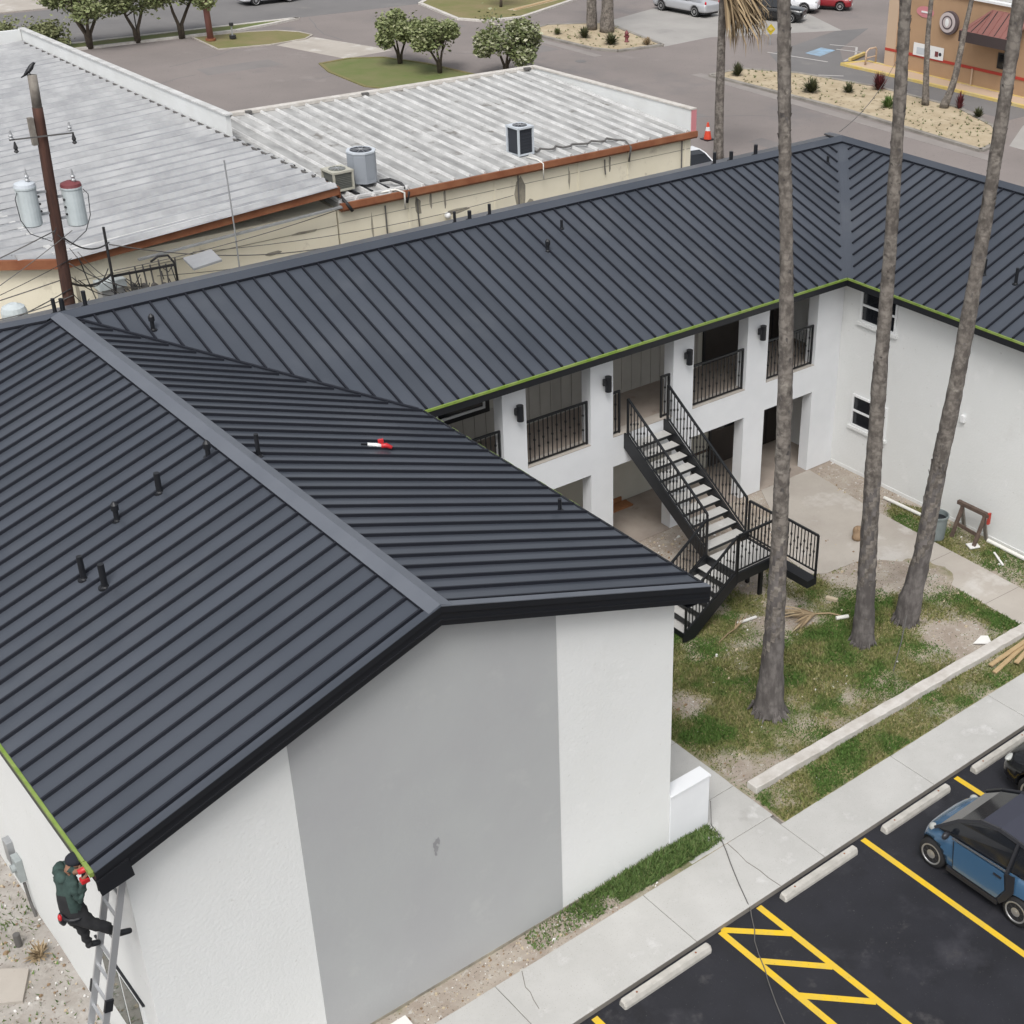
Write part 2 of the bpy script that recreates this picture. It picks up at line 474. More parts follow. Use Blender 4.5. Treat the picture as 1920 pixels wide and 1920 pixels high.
def tag(o, label=None, cat=None, group=None, kind=None):
    if label:
        o['label'] = label
    if cat:
        o['category'] = cat
    if group:
        o['group'] = group
    if kind:
        o['kind'] = kind
    return o

def thing(name, loc, label, cat, group=None, rz=0.0, local=False):
    o = bpy.data.objects.new(name, None)
    o.empty_display_size = 0.3
    COL.objects.link(o)
    o.location = loc
    o.rotation_euler = (0, 0, rz)
    if local:
        o['_local'] = 1
    return tag(o, label, cat, group)

def copy_tree(o, parent=None):
    c = o.copy()
    COL.objects.link(c)
    c.parent = parent
    for ch in list(o.children):
        copy_tree(ch, c)
    return c

# value noise for placing things on the ground
_rs = np.random.RandomState(3)
_lat = _rs.rand(256, 256)
def vnoise(x, y):
    x, y = np.asarray(x, float), np.asarray(y, float)
    xi, yi = np.floor(x).astype(int), np.floor(y).astype(int)
    fx, fy = x - xi, y - yi
    fx, fy = fx * fx * (3 - 2 * fx), fy * fy * (3 - 2 * fy)
    g = lambda a, b: _lat[a % 256, b % 256]
    return (g(xi, yi) * (1 - fx) + g(xi + 1, yi) * fx) * (1 - fy) + (g(xi, yi + 1) * (1 - fx) + g(xi + 1, yi + 1) * fx) * fy
def fbm(x, y, s=1.0, o=4):
    t, a, tot = 0, 1.0, 0
    for k in range(o):
        t = t + a * vnoise(np.asarray(x) * s * 2 ** k + 17.3 * k, np.asarray(y) * s * 2 ** k + 5.1 * k)
        tot += a
        a *= 0.55
    return t / tot
def in_poly(x, y, poly):
    x, y = np.asarray(x, float), np.asarray(y, float)
    r = np.zeros(x.shape, bool)
    n = len(poly)
    for i in range(n):
        x0, y0 = poly[i]
        x1, y1 = poly[(i + 1) % n]
        c = (y0 > y) != (y1 > y)
        r ^= c & (x < (x1 - x0) * (y - y0) / ((y1 - y0) if y1 != y0 else 1e-9) + x0)
    return r
# ============================================================ THE SETTING: ground, streets, pavements
def sheet(name, poly, z, m, th=0.1):
    return tag(MB().prism(poly, z - th, z).build(name, m), kind='structure')
def rect(x0, x1, y0, y1):
    return [(x0, y0), (x1, y0), (x1, y1), (x0, y1)]

sheet('ground', rect(-400, 500, -400, 600), -0.16, 'dirt_far')
lot = sheet('parking_lot', rect(-30, 60, -60, -1.962), -0.10, 'asphalt_new', 0.05)
def stripe(a, b, w=0.115, z=-0.0965):
    a, b = V(*a), V(*b)
    MB().beam((a[0], a[1], z), (b[0], b[1], z), w, 0.005).build('parking_stripe', 'yellow_paint', lot)
for x in (-3.27, 2.87, 5.50, 8.12, -5.9):
    stripe((x, -2.02), (x, -7.2))
stripe((-0.585, -1.99), (-0.53, -7.2))
stripe((0.29, -1.99), (0.345, -7.2))
for k in range(5):
    y = -1.93 - 0.93 * k
    stripe((-0.55, y + (0.03 if k else -0.03)), (0.28, y - 0.84), z=-0.0978)

# wheel stops
def wheel_stop(xc, yc, label):
    t = thing('wheel_stop', (xc, yc, -0.10), label, 'wheel stop', 'wheel stops along the parking bays')
    L = 0.915
    rings = []
    for x in (-L, -L + 0.03, L - 0.03, L):
        e = 0.02 if abs(x) == L else 0.0
        rings.append([(xc + x, yc + y, z) for y, z in ((-0.085 + e, -0.10), (0.085 - e, -0.10), (0.085 - e, -0.045), (0.055 - e, 0.028 - e), (-0.055 + e, 0.028 - e), (-0.085 + e, -0.045))])
    MB().loft(rings).build('body', 'concrete_stop', t)
    for x in (-0.62, 0.62):
        MB().cyl((xc + x, yc, 0.0285), 0.018, 0.004, 8).build('pin', 'rust_brown', t)
for xc, lb in ((-1.90, 'pale concrete wheel stop left of the yellow hatched bay'),
               (1.62, 'pale concrete wheel stop at the head of the empty parking bay'),
               (4.20, 'pale concrete wheel stop in front of the small blue car'),
               (6.78, 'pale concrete wheel stop in front of the black car at right')):
    wheel_stop(xc, -2.14, lb)

# pavement along the parking bays: slabs on a dark bed, with open joints
sw = sheet('sidewalk', rect(-30, 40, -1.955, -0.62), -0.012, 'joint_dark', 0.12)
js = [-14, -10.2, -7.15, -4.12, -1.09, 1.94, 4.93, 7.96, 10.98, 14.0, 17.0, 20.0]
for a, b in zip(js[:-1], js[1:]):
    yt = -0.60 if b < 2.5 else -0.86
    MB().box(a + 0.006, b - 0.006, -1.952, yt, -0.115, 0.0).build('slab', 'concrete', sw, bevel=0.008)
w2 = sheet('side_walk', rect(0.03, 2.02, -0.595, 8.35), -0.012, 'joint_dark', 0.1)
ys = [-0.595, 0.45, 2.1, 3.75, 5.4, 7.0, 8.35]
for a, b in zip(ys[:-1], ys[1:]):
    MB().box(0.035, 2.015, a + 0.006, b - 0.006, -0.1, 0.001).build('slab', 'concrete', w2, bevel=0.008)

PAV = [(8.45, 4.75), (8.85, 4.5), (9.74, 4.42), (10.3, 4.08), (10.72, 3.62), (10.74, 2.9), (10.62, 0.5), (10.62, -0.855), (11.78, -0.855),
       (11.86, 1.3), (11.92, 3.5), (12.0, 6.1), (12.28, 8.39), (10.5, 8.39), (9.95, 7.5), (9.35, 6.9), (8.7, 6.0)]
pv = sheet('courtyard_paving', PAV, 0.014, 'concrete_tan', 0.1)
for a, b in (((10.65, 1.3), (11.86, 1.25)), ((10.76, 3.3), (11.92, 3.25)), ((10.2, 4.2), (12.0, 6.05))):
    MB().beam((a[0], a[1], 0.0135), (b[0], b[1], 0.0135), 0.012, 0.004).build('joint', 'joint_dark', pv)

# concrete garden kerb between lawn and the verge strip
kb = MB()
pts = [(2.16, 0.13), (3.5, 0.12), (5.2, 0.10), (7.0, 0.09), (8.7, 0.07), (10.5, 0.05)]
kb.loft([[(x, y - 0.13 + random.uniform(-.008, .008), -0.05), (x, y + 0.13, -0.05), (x, y + 0.13 + random.uniform(-.012, .012), 0.15), (x, y - 0.13 + random.uniform(-.012, .012), 0.155 + random.uniform(-.006, .006))]
         for x, y in [(pts[0][0] + (pts[-1][0] - pts[0][0]) * k / 40, pts[0][1] + (pts[-1][1] - pts[0][1]) * k / 40) for k in range(41)]])
tag(kb.build('garden_kerb', 'concrete_kerb', bevel=0.015), kind='structure')

# ---- lawn and yard soil with grass cover worked out on a grid
def cover(x, y):
    c = fbm(x + 3, y + 9, 0.55, 4) * 1.25 + fbm(x, y, 2.3, 3) * 0.55 - 0.38
    c = np.where(y < 0.0, c + 0.10, c)
    for (cx, cy, r, s) in ((9.9, 3.3, 1.0, -0.75), (7.0, 3.75, 0.65, -0.55), (9.05, 0.95, 0.75, -0.55), (7.9, 0.9, 0.5, -0.35), (2.9, 2.9, 0.5, -0.5),
                           (2.35, 0.75, 0.55, -0.5), (3.3, 0.45, 0.7, -0.3), (2.5, -0.5, 0.35, -0.45), (9.2, -0.45, 1.1, -0.35), (7.6, -0.6, 0.8, -0.3), (8.6, 4.0, 0.7, -0.35),
                           (3.8, 2.3, 0.7, 0.25), (7.8, 1.9, 1.0, 0.32), (5.6, 2.3, 0.8, 0.25), (5.2, -0.5, 1.2, 0.2), (8.3, 4.3, 0.4, 0.5), (6.8, 2.9, 0.5, 0.25), (10.0, 1.6, 0.7, 0.25), (3.5, 3.5, 0.9, 0.15)):
        c = c + s * np.exp(-((x - cx) ** 2 + (y - cy) ** 2) / (r * r))
    edge = 5.15 + 0.35 * np.sin(x * 1.7) + 0.3 * np.sin(x * 4.1)
    c = np.where(y > edge, c - (y - edge) * 0.9 - 0.15, c)
    c = np.where(x > 11.8, c - 0.20, c)
    c = np.where((x < 2.02) & (y < 0), fbm(x, y, 1.3, 3) - 0.62 + 0.55 * np.exp(-((x + 0.3) / 1.5) ** 2) + 0.25 * (y + 0.25), c)
    c = np.where(x < -8.5, fbm(x, y, 0.9, 3) - 0.52, c)
    return np.clip(c, 0, 1)

def soil_mat():
    m = bpy.data.materials.new('yard_soil')
    m.use_nodes = True
    n = m.node_tree
    p = n.nodes['Principled BSDF']
    p.inputs['Roughness'].default_value = 0.95
    g = n.nodes.new('ShaderNodeNewGeometry')
    def nz(sc, d=6):
        t = n.nodes.new('ShaderNodeTexNoise')
        t.inputs['Scale'].default_value = sc
        t.inputs['Detail'].default_value = d
        t.inputs['Roughness'].default_value = 0.65
        n.links.new(g.outputs['Position'], t.inputs['Vector'])
        return t.outputs['Fac']
    def mr(f, a, b):
        r = n.nodes.new('ShaderNodeMapRange')
        r.inputs['From Min'].default_value = a
        r.inputs['From Max'].default_value = b
        n.links.new(f, r.inputs['Value'])
        return r.outputs[0]
    def mx(f, a, b):
        x = n.nodes.new('ShaderNodeMix')
        x.data_type = 'RGBA'
        n.links.new(f, x.inputs[0])
        for k, c in ((6, a), (7, b)):
            if isinstance(c, tuple):
                x.inputs[k].default_value = c + (1,)
            else:
                n.links.new(c, x.inputs[k])
        return x.outputs[2]
    dirt = mx(mr(nz(1.4), 0.38, 0.62), (0.40, 0.355, 0.30), (0.30, 0.25, 0.205))
    dirt = mx(mr(nz(9.0), 0.57, 0.66), dirt, (0.48, 0.455, 0.415))
    dirt = mx(mr(nz(22.0, 2), 0.62, 0.68), dirt, (0.12, 0.09, 0.07))
    green = mx(mr(nz(2.2), 0.4, 0.62), (0.125, 0.145, 0.045), (0.27, 0.235, 0.115))
    a = n.nodes.new('ShaderNodeAttribute')
    a.attribute_name = 'cover'
    ad = n.nodes.new('ShaderNodeMath')
    ad.operation = 'ADD'
    n.links.new(a.outputs['Fac'], ad.inputs[0])
    sb = n.nodes.new('ShaderNodeMath')
    sb.operation = 'MULTIPLY_ADD'
    sb.inputs[1].default_value = 0.5
    sb.inputs[2].default_value = -0.25
    n.links.new(nz(7.0), sb.inputs[0])
    n.links.new(sb.outputs[0], ad.inputs[1])
    n.links.new(mx(mr(ad.outputs[0], 0.16, 0.55), dirt, green), p.inputs['Base Color'])
    b = n.nodes.new('ShaderNodeBump')
    b.inputs['Strength'].default_value = 0.7
    b.inputs['Distance'].default_value = 0.03
    n.links.new(nz(14.0, 8), b.inputs['Height'])
    n.links.new(b.outputs[0], p.inputs['Normal'])
    MATS['yard_soil'] = m
soil_mat()

def soil(name, x0, x1, y0, y1, st, z=0.0, amp=0.03, m='yard_soil'):
    nx, ny = int((x1 - x0) / st) + 1, int((y1 - y0) / st) + 1
    X, Y = np.meshgrid(np.linspace(x0, x1, nx), np.linspace(y0, y1, ny), indexing='ij')
    Zz = z + (fbm(X, Y, 1.1, 4) - 0.5) * amp * 2
    if name == 'lawn':      # a mound of spoil beside the path
        Zz = Zz + 0.16 * np.exp(-((X - 9.7) ** 2 / 0.8 + (Y - 2.95) ** 2 / 0.35)) + 0.03
    me = bpy.data.meshes.new(name)
    idx = np.arange(nx * ny).reshape(nx, ny)
    F = np.stack([idx[:-1, :-1], idx[1:, :-1], idx[1:, 1:], idx[:-1, 1:]], -1).reshape(-1, 4)
    me.from_pydata(np.stack([X, Y, Zz], -1).reshape(-1, 3).tolist(), [], F.tolist())
    at = me.attributes.new('cover', 'FLOAT', 'POINT')
    at.data.foreach_set('value', cover(X, Y).astype(np.float32).ravel())
    me.materials.append(MATS[m])
    me.polygons.foreach_set('use_smooth', [True] * len(me.polygons))
    ob = bpy.data.objects.new(name, me)
    COL.objects.link(ob)
    return tag(ob, kind='structure')
soil('lawn', 2.0, 13.12, -0.87, 8.42, 0.09, -0.03, 0.015)
soil('yard_soil', -30.0, -8.9, -0.61, 21.9, 0.14, -0.02, 0.05, 'rubble')
soil('wall_verge', -8.92, 0.95, -0.61, 0.02, 0.06, -0.005, 0.015)

def tufts(name, n, box, label, cat, hmul=1.0, thr=0.22, seed=1, m='grass_blade', excl=None):
    rs = np.random.RandomState(seed)
    x = rs.uniform(box[0], box[1], n)
    y = rs.uniform(box[2], box[3], n)
    c = cover(x, y)
    keep = (c + rs.normal(0, 0.16, n)) > thr
    keep &= ~in_poly(x, y, PAV)
    if excl is not None:
        keep &= ~excl(x, y)
    x, y, c = x[keep], y[keep], c[keep]
    k = len(x)
    a = rs.uniform(0, 2 * np.pi, k)
    h = rs.uniform(0.02, 0.07, k) * (0.6 + c) * hmul
    wd = rs.uniform(0.006, 0.016, k) * 1.5
    ln = rs.uniform(0.2, 1.1, k) * h
    b = rs.uniform(0, 2 * np.pi, k)
    zb = np.zeros(k) - 0.01
    if box[0] > 1.5:
        zb = zb + 0.16 * np.exp(-((x - 9.7) ** 2 / 0.8 + (y - 2.95) ** 2 / 0.35))
    p0 = np.stack([x + np.cos(a) * wd, y + np.sin(a) * wd, zb], -1)
    p1 = np.stack([x - np.cos(a) * wd, y - np.sin(a) * wd, zb], -1)
    p2 = np.stack([x + np.cos(b) * ln, y + np.sin(b) * ln, zb + h], -1)
    vs = np.stack([p0, p1, p2], 1).reshape(-1, 3)
    me = bpy.data.meshes.new(name)
    me.vertices.add(3 * k)
    me.vertices.foreach_set('co', vs.astype(np.float32).ravel())
    me.loops.add(3 * k)
    me.loops.foreach_set('vertex_index', np.arange(3 * k, dtype=np.int32))
    me.polygons.add(k)
    me.polygons.foreach_set('loop_start', np.arange(0, 3 * k, 3, dtype=np.int32))
    me.update(calc_edges=True)
    me.validate()
    me.materials.append(MATS[m])
    ob = bpy.data.objects.new(name, me)
    COL.objects.link(ob)
    return tag(ob, label, cat, kind='stuff')
tufts('grass', 260000, (2.05, 13.0, -0.85, 6.5), 'patchy green and yellowed grass of the courtyard lawn', 'grass', 1.0, 0.36)
tufts('weeds', 16000, (-3.2, 0.9, -0.5, -0.03), 'green weeds growing along the foot of the gable wall', 'weeds', 2.2, 0.2, 5, 'leaf_weed')
tufts('yard_weeds', 9000, (-11.5, -9.0, 0.0, 11.0), 'sparse weeds in the rubble beside the ladder', 'weeds', 2.2, 0.2, 6, 'leaf_weed')

def stones(name, n, regions, label, seed, smin=0.008, smax=0.036, mats=('debris_white', 'debris_tan', 'debris_brown')):
    rs = random.Random(seed)
    mb = MB()
    tot = sum((r[1] - r[0]) * (r[3] - r[2]) * r[4] for r in regions)
    for r in regions:
        for _ in range(int(n * (r[1] - r[0]) * (r[3] - r[2]) * r[4] / tot)):
            x, y = rs.uniform(r[0], r[1]), rs.uniform(r[2], r[3])
            s = rs.uniform(smin, smax) * (0.6 + rs.random() ** 3)
            a = rs.uniform(0, 6.28)
            q = [(x + s * math.cos(a + t) * rs.uniform(.6, 1.2), y + s * math.sin(a + t) * rs.uniform(.5, 1.1), -0.01) for t in (0, 1.57, 3.14, 4.71)]
            z = s * rs.uniform(.3, .8)
            top = [(x + (p[0] - x) * .6, y + (p[1] - y) * .6, z) for p in q]
            mb.add(q + top, [(4, 5, 6, 7), (0, 1, 5, 4), (1, 2, 6, 5), (2, 3, 7, 6), (3, 0, 4, 7)], rs.choices(range(len(mats)), (2, 5, 4)[:len(mats)])[0])
    return tag(mb.build(name, list(mats)), label, 'rubble', kind='stuff')
stones('rubble', 3400, [(-11.5, -8.95, 1.0, 12.0, 1.0), (-8.9, -0.2, -0.58, -0.04, 1.8), (2.1, 10.0, 5.2, 8.3, 0.9), (12.0, 13.05, -0.5, 8.3, 0.7)], 'loose stones and builders rubble on bare earth', 11)
stones('lawn_litter', 520, [(2.1, 10.6, -0.8, 5.0, 1.0), (9.0, 10.6, 2.6, 4.0, 2.5), (2.6, 3.6, 2.5, 3.2, 3.0)], 'small pale bits of litter and stones scattered over the lawn', 12, 0.012, 0.042)

# ---- streets behind
sheet('street', [(-90, 22.3), (23, 22.3), (23, -60), (180, -60), (180, 160), (-90, 160)], 0.0, 'asphalt_old')
sheet('far_road', rect(-90, 180, 72.4, 83.5), 0.005, 'asphalt_mid', 0.02)
sheet('far_pavement', rect(-90, 22.5, 83.9, 90), 0.06, 'concrete_tan', 0.1)
def kerbed(name, poly, m, km='concrete_kerb', h=0.12, kw=0.28):
    o = sheet(name, poly, h - 0.03, m, 0.14)
    n = len(poly)
    kb = MB()
    for i in range(n):
        kb.beam((*poly[i], h / 2), (*poly[(i + 1) % n], h / 2), kw, h)
    kb.build('kerb', km, o)
    return o
kerbed('verge_grass', [(-30, 70.9), (26.5, 70.5), (29.2, 71.2), (31.5, 72.0), (-30, 72.3)], 'grass_far_green')
kerbed('corner_grass', [(23.3, 66.2), (26.4, 65.7), (28.8, 66.1), (29.7, 66.9), (29.5, 68.2), (28.6, 69.3), (27.0, 69.9), (23.6, 70.2)], 'grass_far', 'concrete_tan', .06, .12)
kerbed('corner_lawn', [(26.2, 59.6), (28.2, 59.9), (29.9, 59.0), (31.0, 56.3), (31.6, 52.4), (30.2, 50.2), (26.9, 50.8), (25.4, 53.4), (25.6, 57.5)], 'grass_far_green', 'grass_far', .05, .2)
sheet('driveway', [(26.6, 65.5), (29.5, 66.5), (31.4, 60.5), (28.0, 60.0)], 0.006, 'concrete_tan', 0.02)
kerbed('island_grass', [(40.7, 72.2), (39.7, 66.2), (40.8, 64.6), (43.5, 64.4), (53.0, 68.9), (55, 75), (44, 75)], 'grass_far')
MB().beam((44.5, 66.6, 0.11), (51.2, 69.0, 0.11), 0.3, 0.06).build('path_edge', 'wood_plank', tag(sheet('island_path', [(44.3, 66.3), (51.4, 68.7), (51.2, 69.3), (44.1, 66.9)], 0.098, 'sand', 0.01), kind='structure'))
I2 = [(40.7, 60.4), (43.2, 61.3), (46.7, 59.7), (45.2, 52.4), (41.9, 52.6), (41.1, 54.0)]
I1 = [(42.0, 44.6), (44.5, 44.8), (46.4, 42.1), (47.5, 37.3), (47.4, 31.5), (45.8, 28.0), (43.9, 26.0), (41.7, 25.6), (42.3, 35.0)]
kerbed('island_bed', I2, 'sand', 'kerb_grey')
kerbed('median_bed', I1, 'sand', 'kerb_grey')
sheet('concrete_apron', [(46.8, 60.2), (53.2, 62.3), (60.5, 55.0), (58, 49.5), (49.4, 52.7), (45.2, 52.2)], 0.006, 'apron', 0.02)
sheet('drive_lane', [(47.7, 28.5), (50.3, 28.5), (50.3, 42.2), (53.5, 45.5), (60.0, 49.0), (57.5, 49.6), (49.0, 47.0), (46.6, 43.5), (47.75, 37.3)], 0.006, 'asphalt_mid', 0.02)
gutter = MB()
gutter.beam((41.05, 24.0, 0.004), (41.75, 45.5, 0.004), 0.75, 0.012)
gutter.beam((40.2, 52.3, 0.004), (40.1, 60.0, 0.004), 0.6, 0.012)
tag(gutter.build('gutter', 'gutter_conc'), kind='structure')
sheet('exit_apron', [(43.6, 25.4), (47.4, 27.4), (49.0, 20.0), (43.5, 18.0)], 0.006, 'apron', 0.02)
cov = tag(MB().cyl((38.5, 51.8, 0.003), 0.32, 0.006, 14).build('manhole_cover', 'asphalt_mid', org=(38.5, 51.8, 0)), kind='structure')
# painted marks by the restaurant
mk = MB()
mk.add([(50.9, 44.7, 0.012), (53.0, 45.4, 0.012), (52.9, 46.5, 0.012), (50.9, 45.9, 0.012)], [(0, 1, 2, 3)])
tag(mk.build('blue_bay_marking', 'blue_paint'), kind='structure')
for a, b in (((50.2, 43.4), (49.2, 47.4)), ((52.6, 43.4), (54.8, 45.3)), ((54.0, 43.9), (53.3, 45.6)), ((51.2, 43.0), (53.2, 43.8)), ((54.8, 45.3), (54.0, 46.8)), ((47.2, 41.3), (48.2, 40.3))):
    tag(MB().beam((*a, 0.012), (*b, 0.012), 0.14, 0.004).build('road_marking', 'line_white'), kind='structure')
for k, (x_, y_, w_, l_) in enumerate(((15.0, 40.5, 3.2, 2.2), (22.0, 47.0, 2.2, 4.5), (34.5, 38.0, 1.4, 7.0), (37.5, 55.0, 2.0, 3.0), (20.0, 60.5, 4.5, 1.8), (36.0, 64.0, 3.0, 1.6), (34.0, 28.5, 1.2, 5.0))):
    sheet('tarmac_patch', [(x_, y_), (x_ + w_, y_ + .15), (x_ + w_ - .1, y_ + l_), (x_ + .12, y_ + l_ - .1)], .002, 'asphalt_patch', .01)
# patched and cracked seams in the old tarmac
rs = random.Random(5)
for _ in range(12):
    x, y, a = rs.uniform(9, 39), rs.uniform(34, 66), rs.choice((0.1, 1.6, 1.45, 3.0, 0.6))
    pth = [(x, y, 0.0015)]
    for k in range(7):
        a += rs.uniform(-.35, .35)
        pth.append((pth[-1][0] + math.cos(a) * 1.1, pth[-1][1] + math.sin(a) * 1.1, 0.0015))
    mb = MB()
    for p, q in zip(pth[:-1], pth[1:]):
        mb.beam(p, q, rs.uniform(.03, .07), 0.003)
    tag(mb.build('tar_seam', 'asphalt_mid'), kind='structure')
# ============================================================ THE APARTMENT BUILDING (three wings round the courtyard)
PT = 0.342                                   # roof pitch
XW, XE, YF = -9.34, 0.43, -0.33              # west / east eaves and front rake of the near wing
HE, HH = 5.40, 4.885                         # eave height, half span of every wing
YB, XC = 7.97, 12.68                         # eaves of the back wing and of the far wing
YR = YB + HH                                 # ridge of the back wing
WALLW, WALLC = -8.93, 13.11
bld = thing('apartment_building', (0, 0, 0), 'two storey white apartment building with dark standing seam metal roof round a courtyard', 'building')

# ---- roof slopes: s runs along the eave, t is the plan distance up the slope
def frame(kind):
    if kind == 'aw':
        return lambda s, t, h=0.0: V(XW + t, s, HE + t * PT) + V(-PT, 0, 1) / math.hypot(1, PT) * h
    if kind == 'ae':
        return lambda s, t, h=0.0: V(XE - t, s, HE + t * PT) + V(PT, 0, 1) / math.hypot(1, PT) * h
    if kind == 'b':
        return lambda s, t, h=0.0: V(s, YB + t, HE + t * PT) + V(0, -PT, 1) / math.hypot(1, PT) * h
    if kind == 'bn':
        return lambda s, t, h=0.0: V(s, YB + 2 * HH - t, HE + t * PT) + V(0, PT, 1) / math.hypot(1, PT) * h
    if kind == 'cw':
        return lambda s, t, h=0.0: V(XC + t, s, HE + t * PT) + V(-PT, 0, 1) / math.hypot(1, PT) * h
    if kind == 'ce':
        return lambda s, t, h=0.0: V(XC + 2 * HH - t, s, HE + t * PT) + V(PT, 0, 1) / math.hypot(1, PT) * h
SL = {'aw': [(YF, 0), (YB + 2 * HH, 0), (YR, HH), (YF, HH)],
      'ae': [(YF, 0), (YB, 0), (YR, HH), (YF, HH)],
      'b': [(XE, 0), (XC, 0), (XC + HH, HH), (XE - HH, HH)],
      'bn': [(XW, 0), (XC + 2 * HH, 0), (XC + HH, HH), (XE - HH, HH)],
      'cw': [(YF, 0), (YB, 0), (YR, HH), (YF, HH)],
      'ce': [(YF, 0), (YB + 2 * HH, 0), (YR, HH), (YF, HH)]}
def clip(poly, s0, s1):
    def half(pl, f):
        out = []
        for i in range(len(pl)):
            a, b = pl[i], pl[(i + 1) % len(pl)]
            fa, fb = f(a), f(b)
            if fa >= 0:
                out.append(a)
            if (fa >= 0) != (fb >= 0):
                k = fa / (fa - fb)
                out.append((a[0] + (b[0] - a[0]) * k, a[1] + (b[1] - a[1]) * k))
        return out
    p = half(poly, lambda q: q[0] - s0)
    return half(p, lambda q: s1 - q[0]) if len(p) > 2 else p
def tspan(poly, s):
    ts = []
    for i in range(len(poly)):
        a, b = poly[i], poly[(i + 1) % len(poly)]
        if (a[0] - s) * (b[0] - s) <= 0 and abs(a[0] - b[0]) > 1e-9:
            ts.append(a[1] + (b[1] - a[1]) * (s - a[0]) / (b[0] - a[0]))
    return (min(ts), max(ts)) if len(ts) > 1 else None
roof_of = {}
for key, nm in (('aw', 'near_wing_roof'), ('ae', 'near_wing_roof'), ('b', 'back_wing_roof'), ('bn', 'back_wing_roof'), ('cw', 'far_wing_roof'), ('ce', 'far_wing_roof')):
    F = frame(key)
    mb = MB()
    mb.slab([F(s, t, -0.012) for s, t in SL[key]], (0, 0, -0.11))
    rf = mb.build('roof', 'roof_metal' if key in ('bn', 'ce') else 'black_trim', bld)
    roof_of[key] = rf
PW = 0.3695
for key, ph in (('aw', -0.15), ('ae', -0.165), ('b', 0.905), ('cw', 0.02)):
    F, poly = frame(key), SL[key]
    lo, hi = min(q[0] for q in poly), max(q[0] for q in poly)
    k0 = math.floor((lo - ph) / PW)
    s = ph + k0 * PW
    while s < hi:
        c = clip(poly, max(s, lo), min(s + PW, hi))
        if len(c) > 2 and (min(s + PW, hi) - max(s, lo)) > 0.02:
            mb = MB()
            mb.slab([F(a, b, 0.0) for a, b in c], (0, 0, -0.011))
            # the standing seam on this panel's edge
            if s > lo + 0.01:
                sp = tspan(poly, s + 0.012)
                if sp and sp[1] - sp[0] > 0.08:
                    t0, t1 = sp[0] + 0.012, sp[1] - 0.02
                    if key == 'cw' or key == 'b':
                        if key == 'b':
                            off = 0.20 if s > XC else (0.05 if s < XE else 0)
                            t0 += off
                        else:
                            t0 += 0.0 if s < YB else 0.20
                    elif key == 'ae' and s > YB:
                        t0 += 0.16
                    if t1 - t0 > 0.05:
                        hh, ww = 0.046, 0.021
                        q = [F(s - ww, t0, 0), F(s + ww, t0, 0), F(s + ww * 0.75, t0, hh), F(s - ww * 0.75, t0, hh), F(s - ww, t1, 0), F(s + ww, t1, 0), F(s + ww * 0.75, t1, hh), F(s - ww * 0.75, t1, hh)]
                        mb.add(q, [(0, 1, 2, 3), (7, 6, 5, 4), (4, 5, 1, 0), (5, 6, 2, 1), (6, 7, 3, 2), (7, 4, 0, 3)], 1)
            mb.build('roof_panel', ['roof_metal', 'dark_shade_metal'], roof_of[key])
        s += PW

def cap(path_a, path_b, fa, fb, wa, wb, h=0.062, name='ridge_cap', par=None, lip=0.03, m='roof_metal'):
    """bent cap over a ridge or hip: two flaps with downturned lips"""
    mb = MB()
    for (pa, pb), fl in (((path_a, path_b), fa), ((path_a, path_b), fb)):
        o1, o2 = fl
        q = [pa + V(0, 0, h + 0.012), pb + V(0, 0, h + 0.012), pb + o2 + V(0, 0, h), pa + o1 + V(0, 0, h)]
        mb.slab(q, (0, 0, -0.012))
        mb.beam(pa + o1 + V(0, 0, h - 0.021), pb + o2 + V(0, 0, h - 0.021), 0.006, 0.041, mi=1)  # dark lip paints the gap shadow under the cap edge
    return mb.build(name, [m, 'dark_shade_metal'], par)
ZR = HE + HH * PT
ax, cx = XE - HH, XC + HH
def dn(dx, dy, w, drop=True):
    return V(dx * w, dy * w, -w * PT)
w1 = 0.185
cap(V(ax, YF - 0.02, ZR), V(ax, YR, ZR), (dn(-1, 0, w1), dn(-1, 0, w1)), (dn(1, 0, w1), dn(1, 0, w1)), w1, w1, par=roof_of['aw'], m='cap_sky_metal')
w2_ = 0.23
cap(V(ax + 0.01, YR, ZR + 0.004), V(cx, YR, ZR + 0.004), (dn(0, -1, w2_), dn(0, -1, w2_)), (dn(0, 1, w2_), dn(0, 1, w2_)), w2_, w2_, par=roof_of['b'])
cap(V(cx, YF - 0.02, ZR), V(cx, YR, ZR), (dn(-1, 0, w2_), dn(-1, 0, w2_)), (dn(1, 0, w2_), dn(1, 0, w2_)), w2_, w2_, par=roof_of['cw'])
nwc = V(XW, YB + 2 * HH, HE)
cap(V(ax, YR, ZR), nwc, (dn(-1, 0, 0.26), dn(-1, 0, 0.26)), (dn(0, 1, 0.26), dn(0, 1, 0.26)), .2, .2, name='hip_cap', par=roof_of['aw'])
cap(V(cx, YR, ZR), V(XC + 2 * HH, YB + 2 * HH, HE), (dn(1, 0, 0.26), dn(1, 0, 0.26)), (dn(0, 1, 0.26), dn(0, 1, 0.26)), .2, .2, name='hip_cap', par=roof_of['bn'])
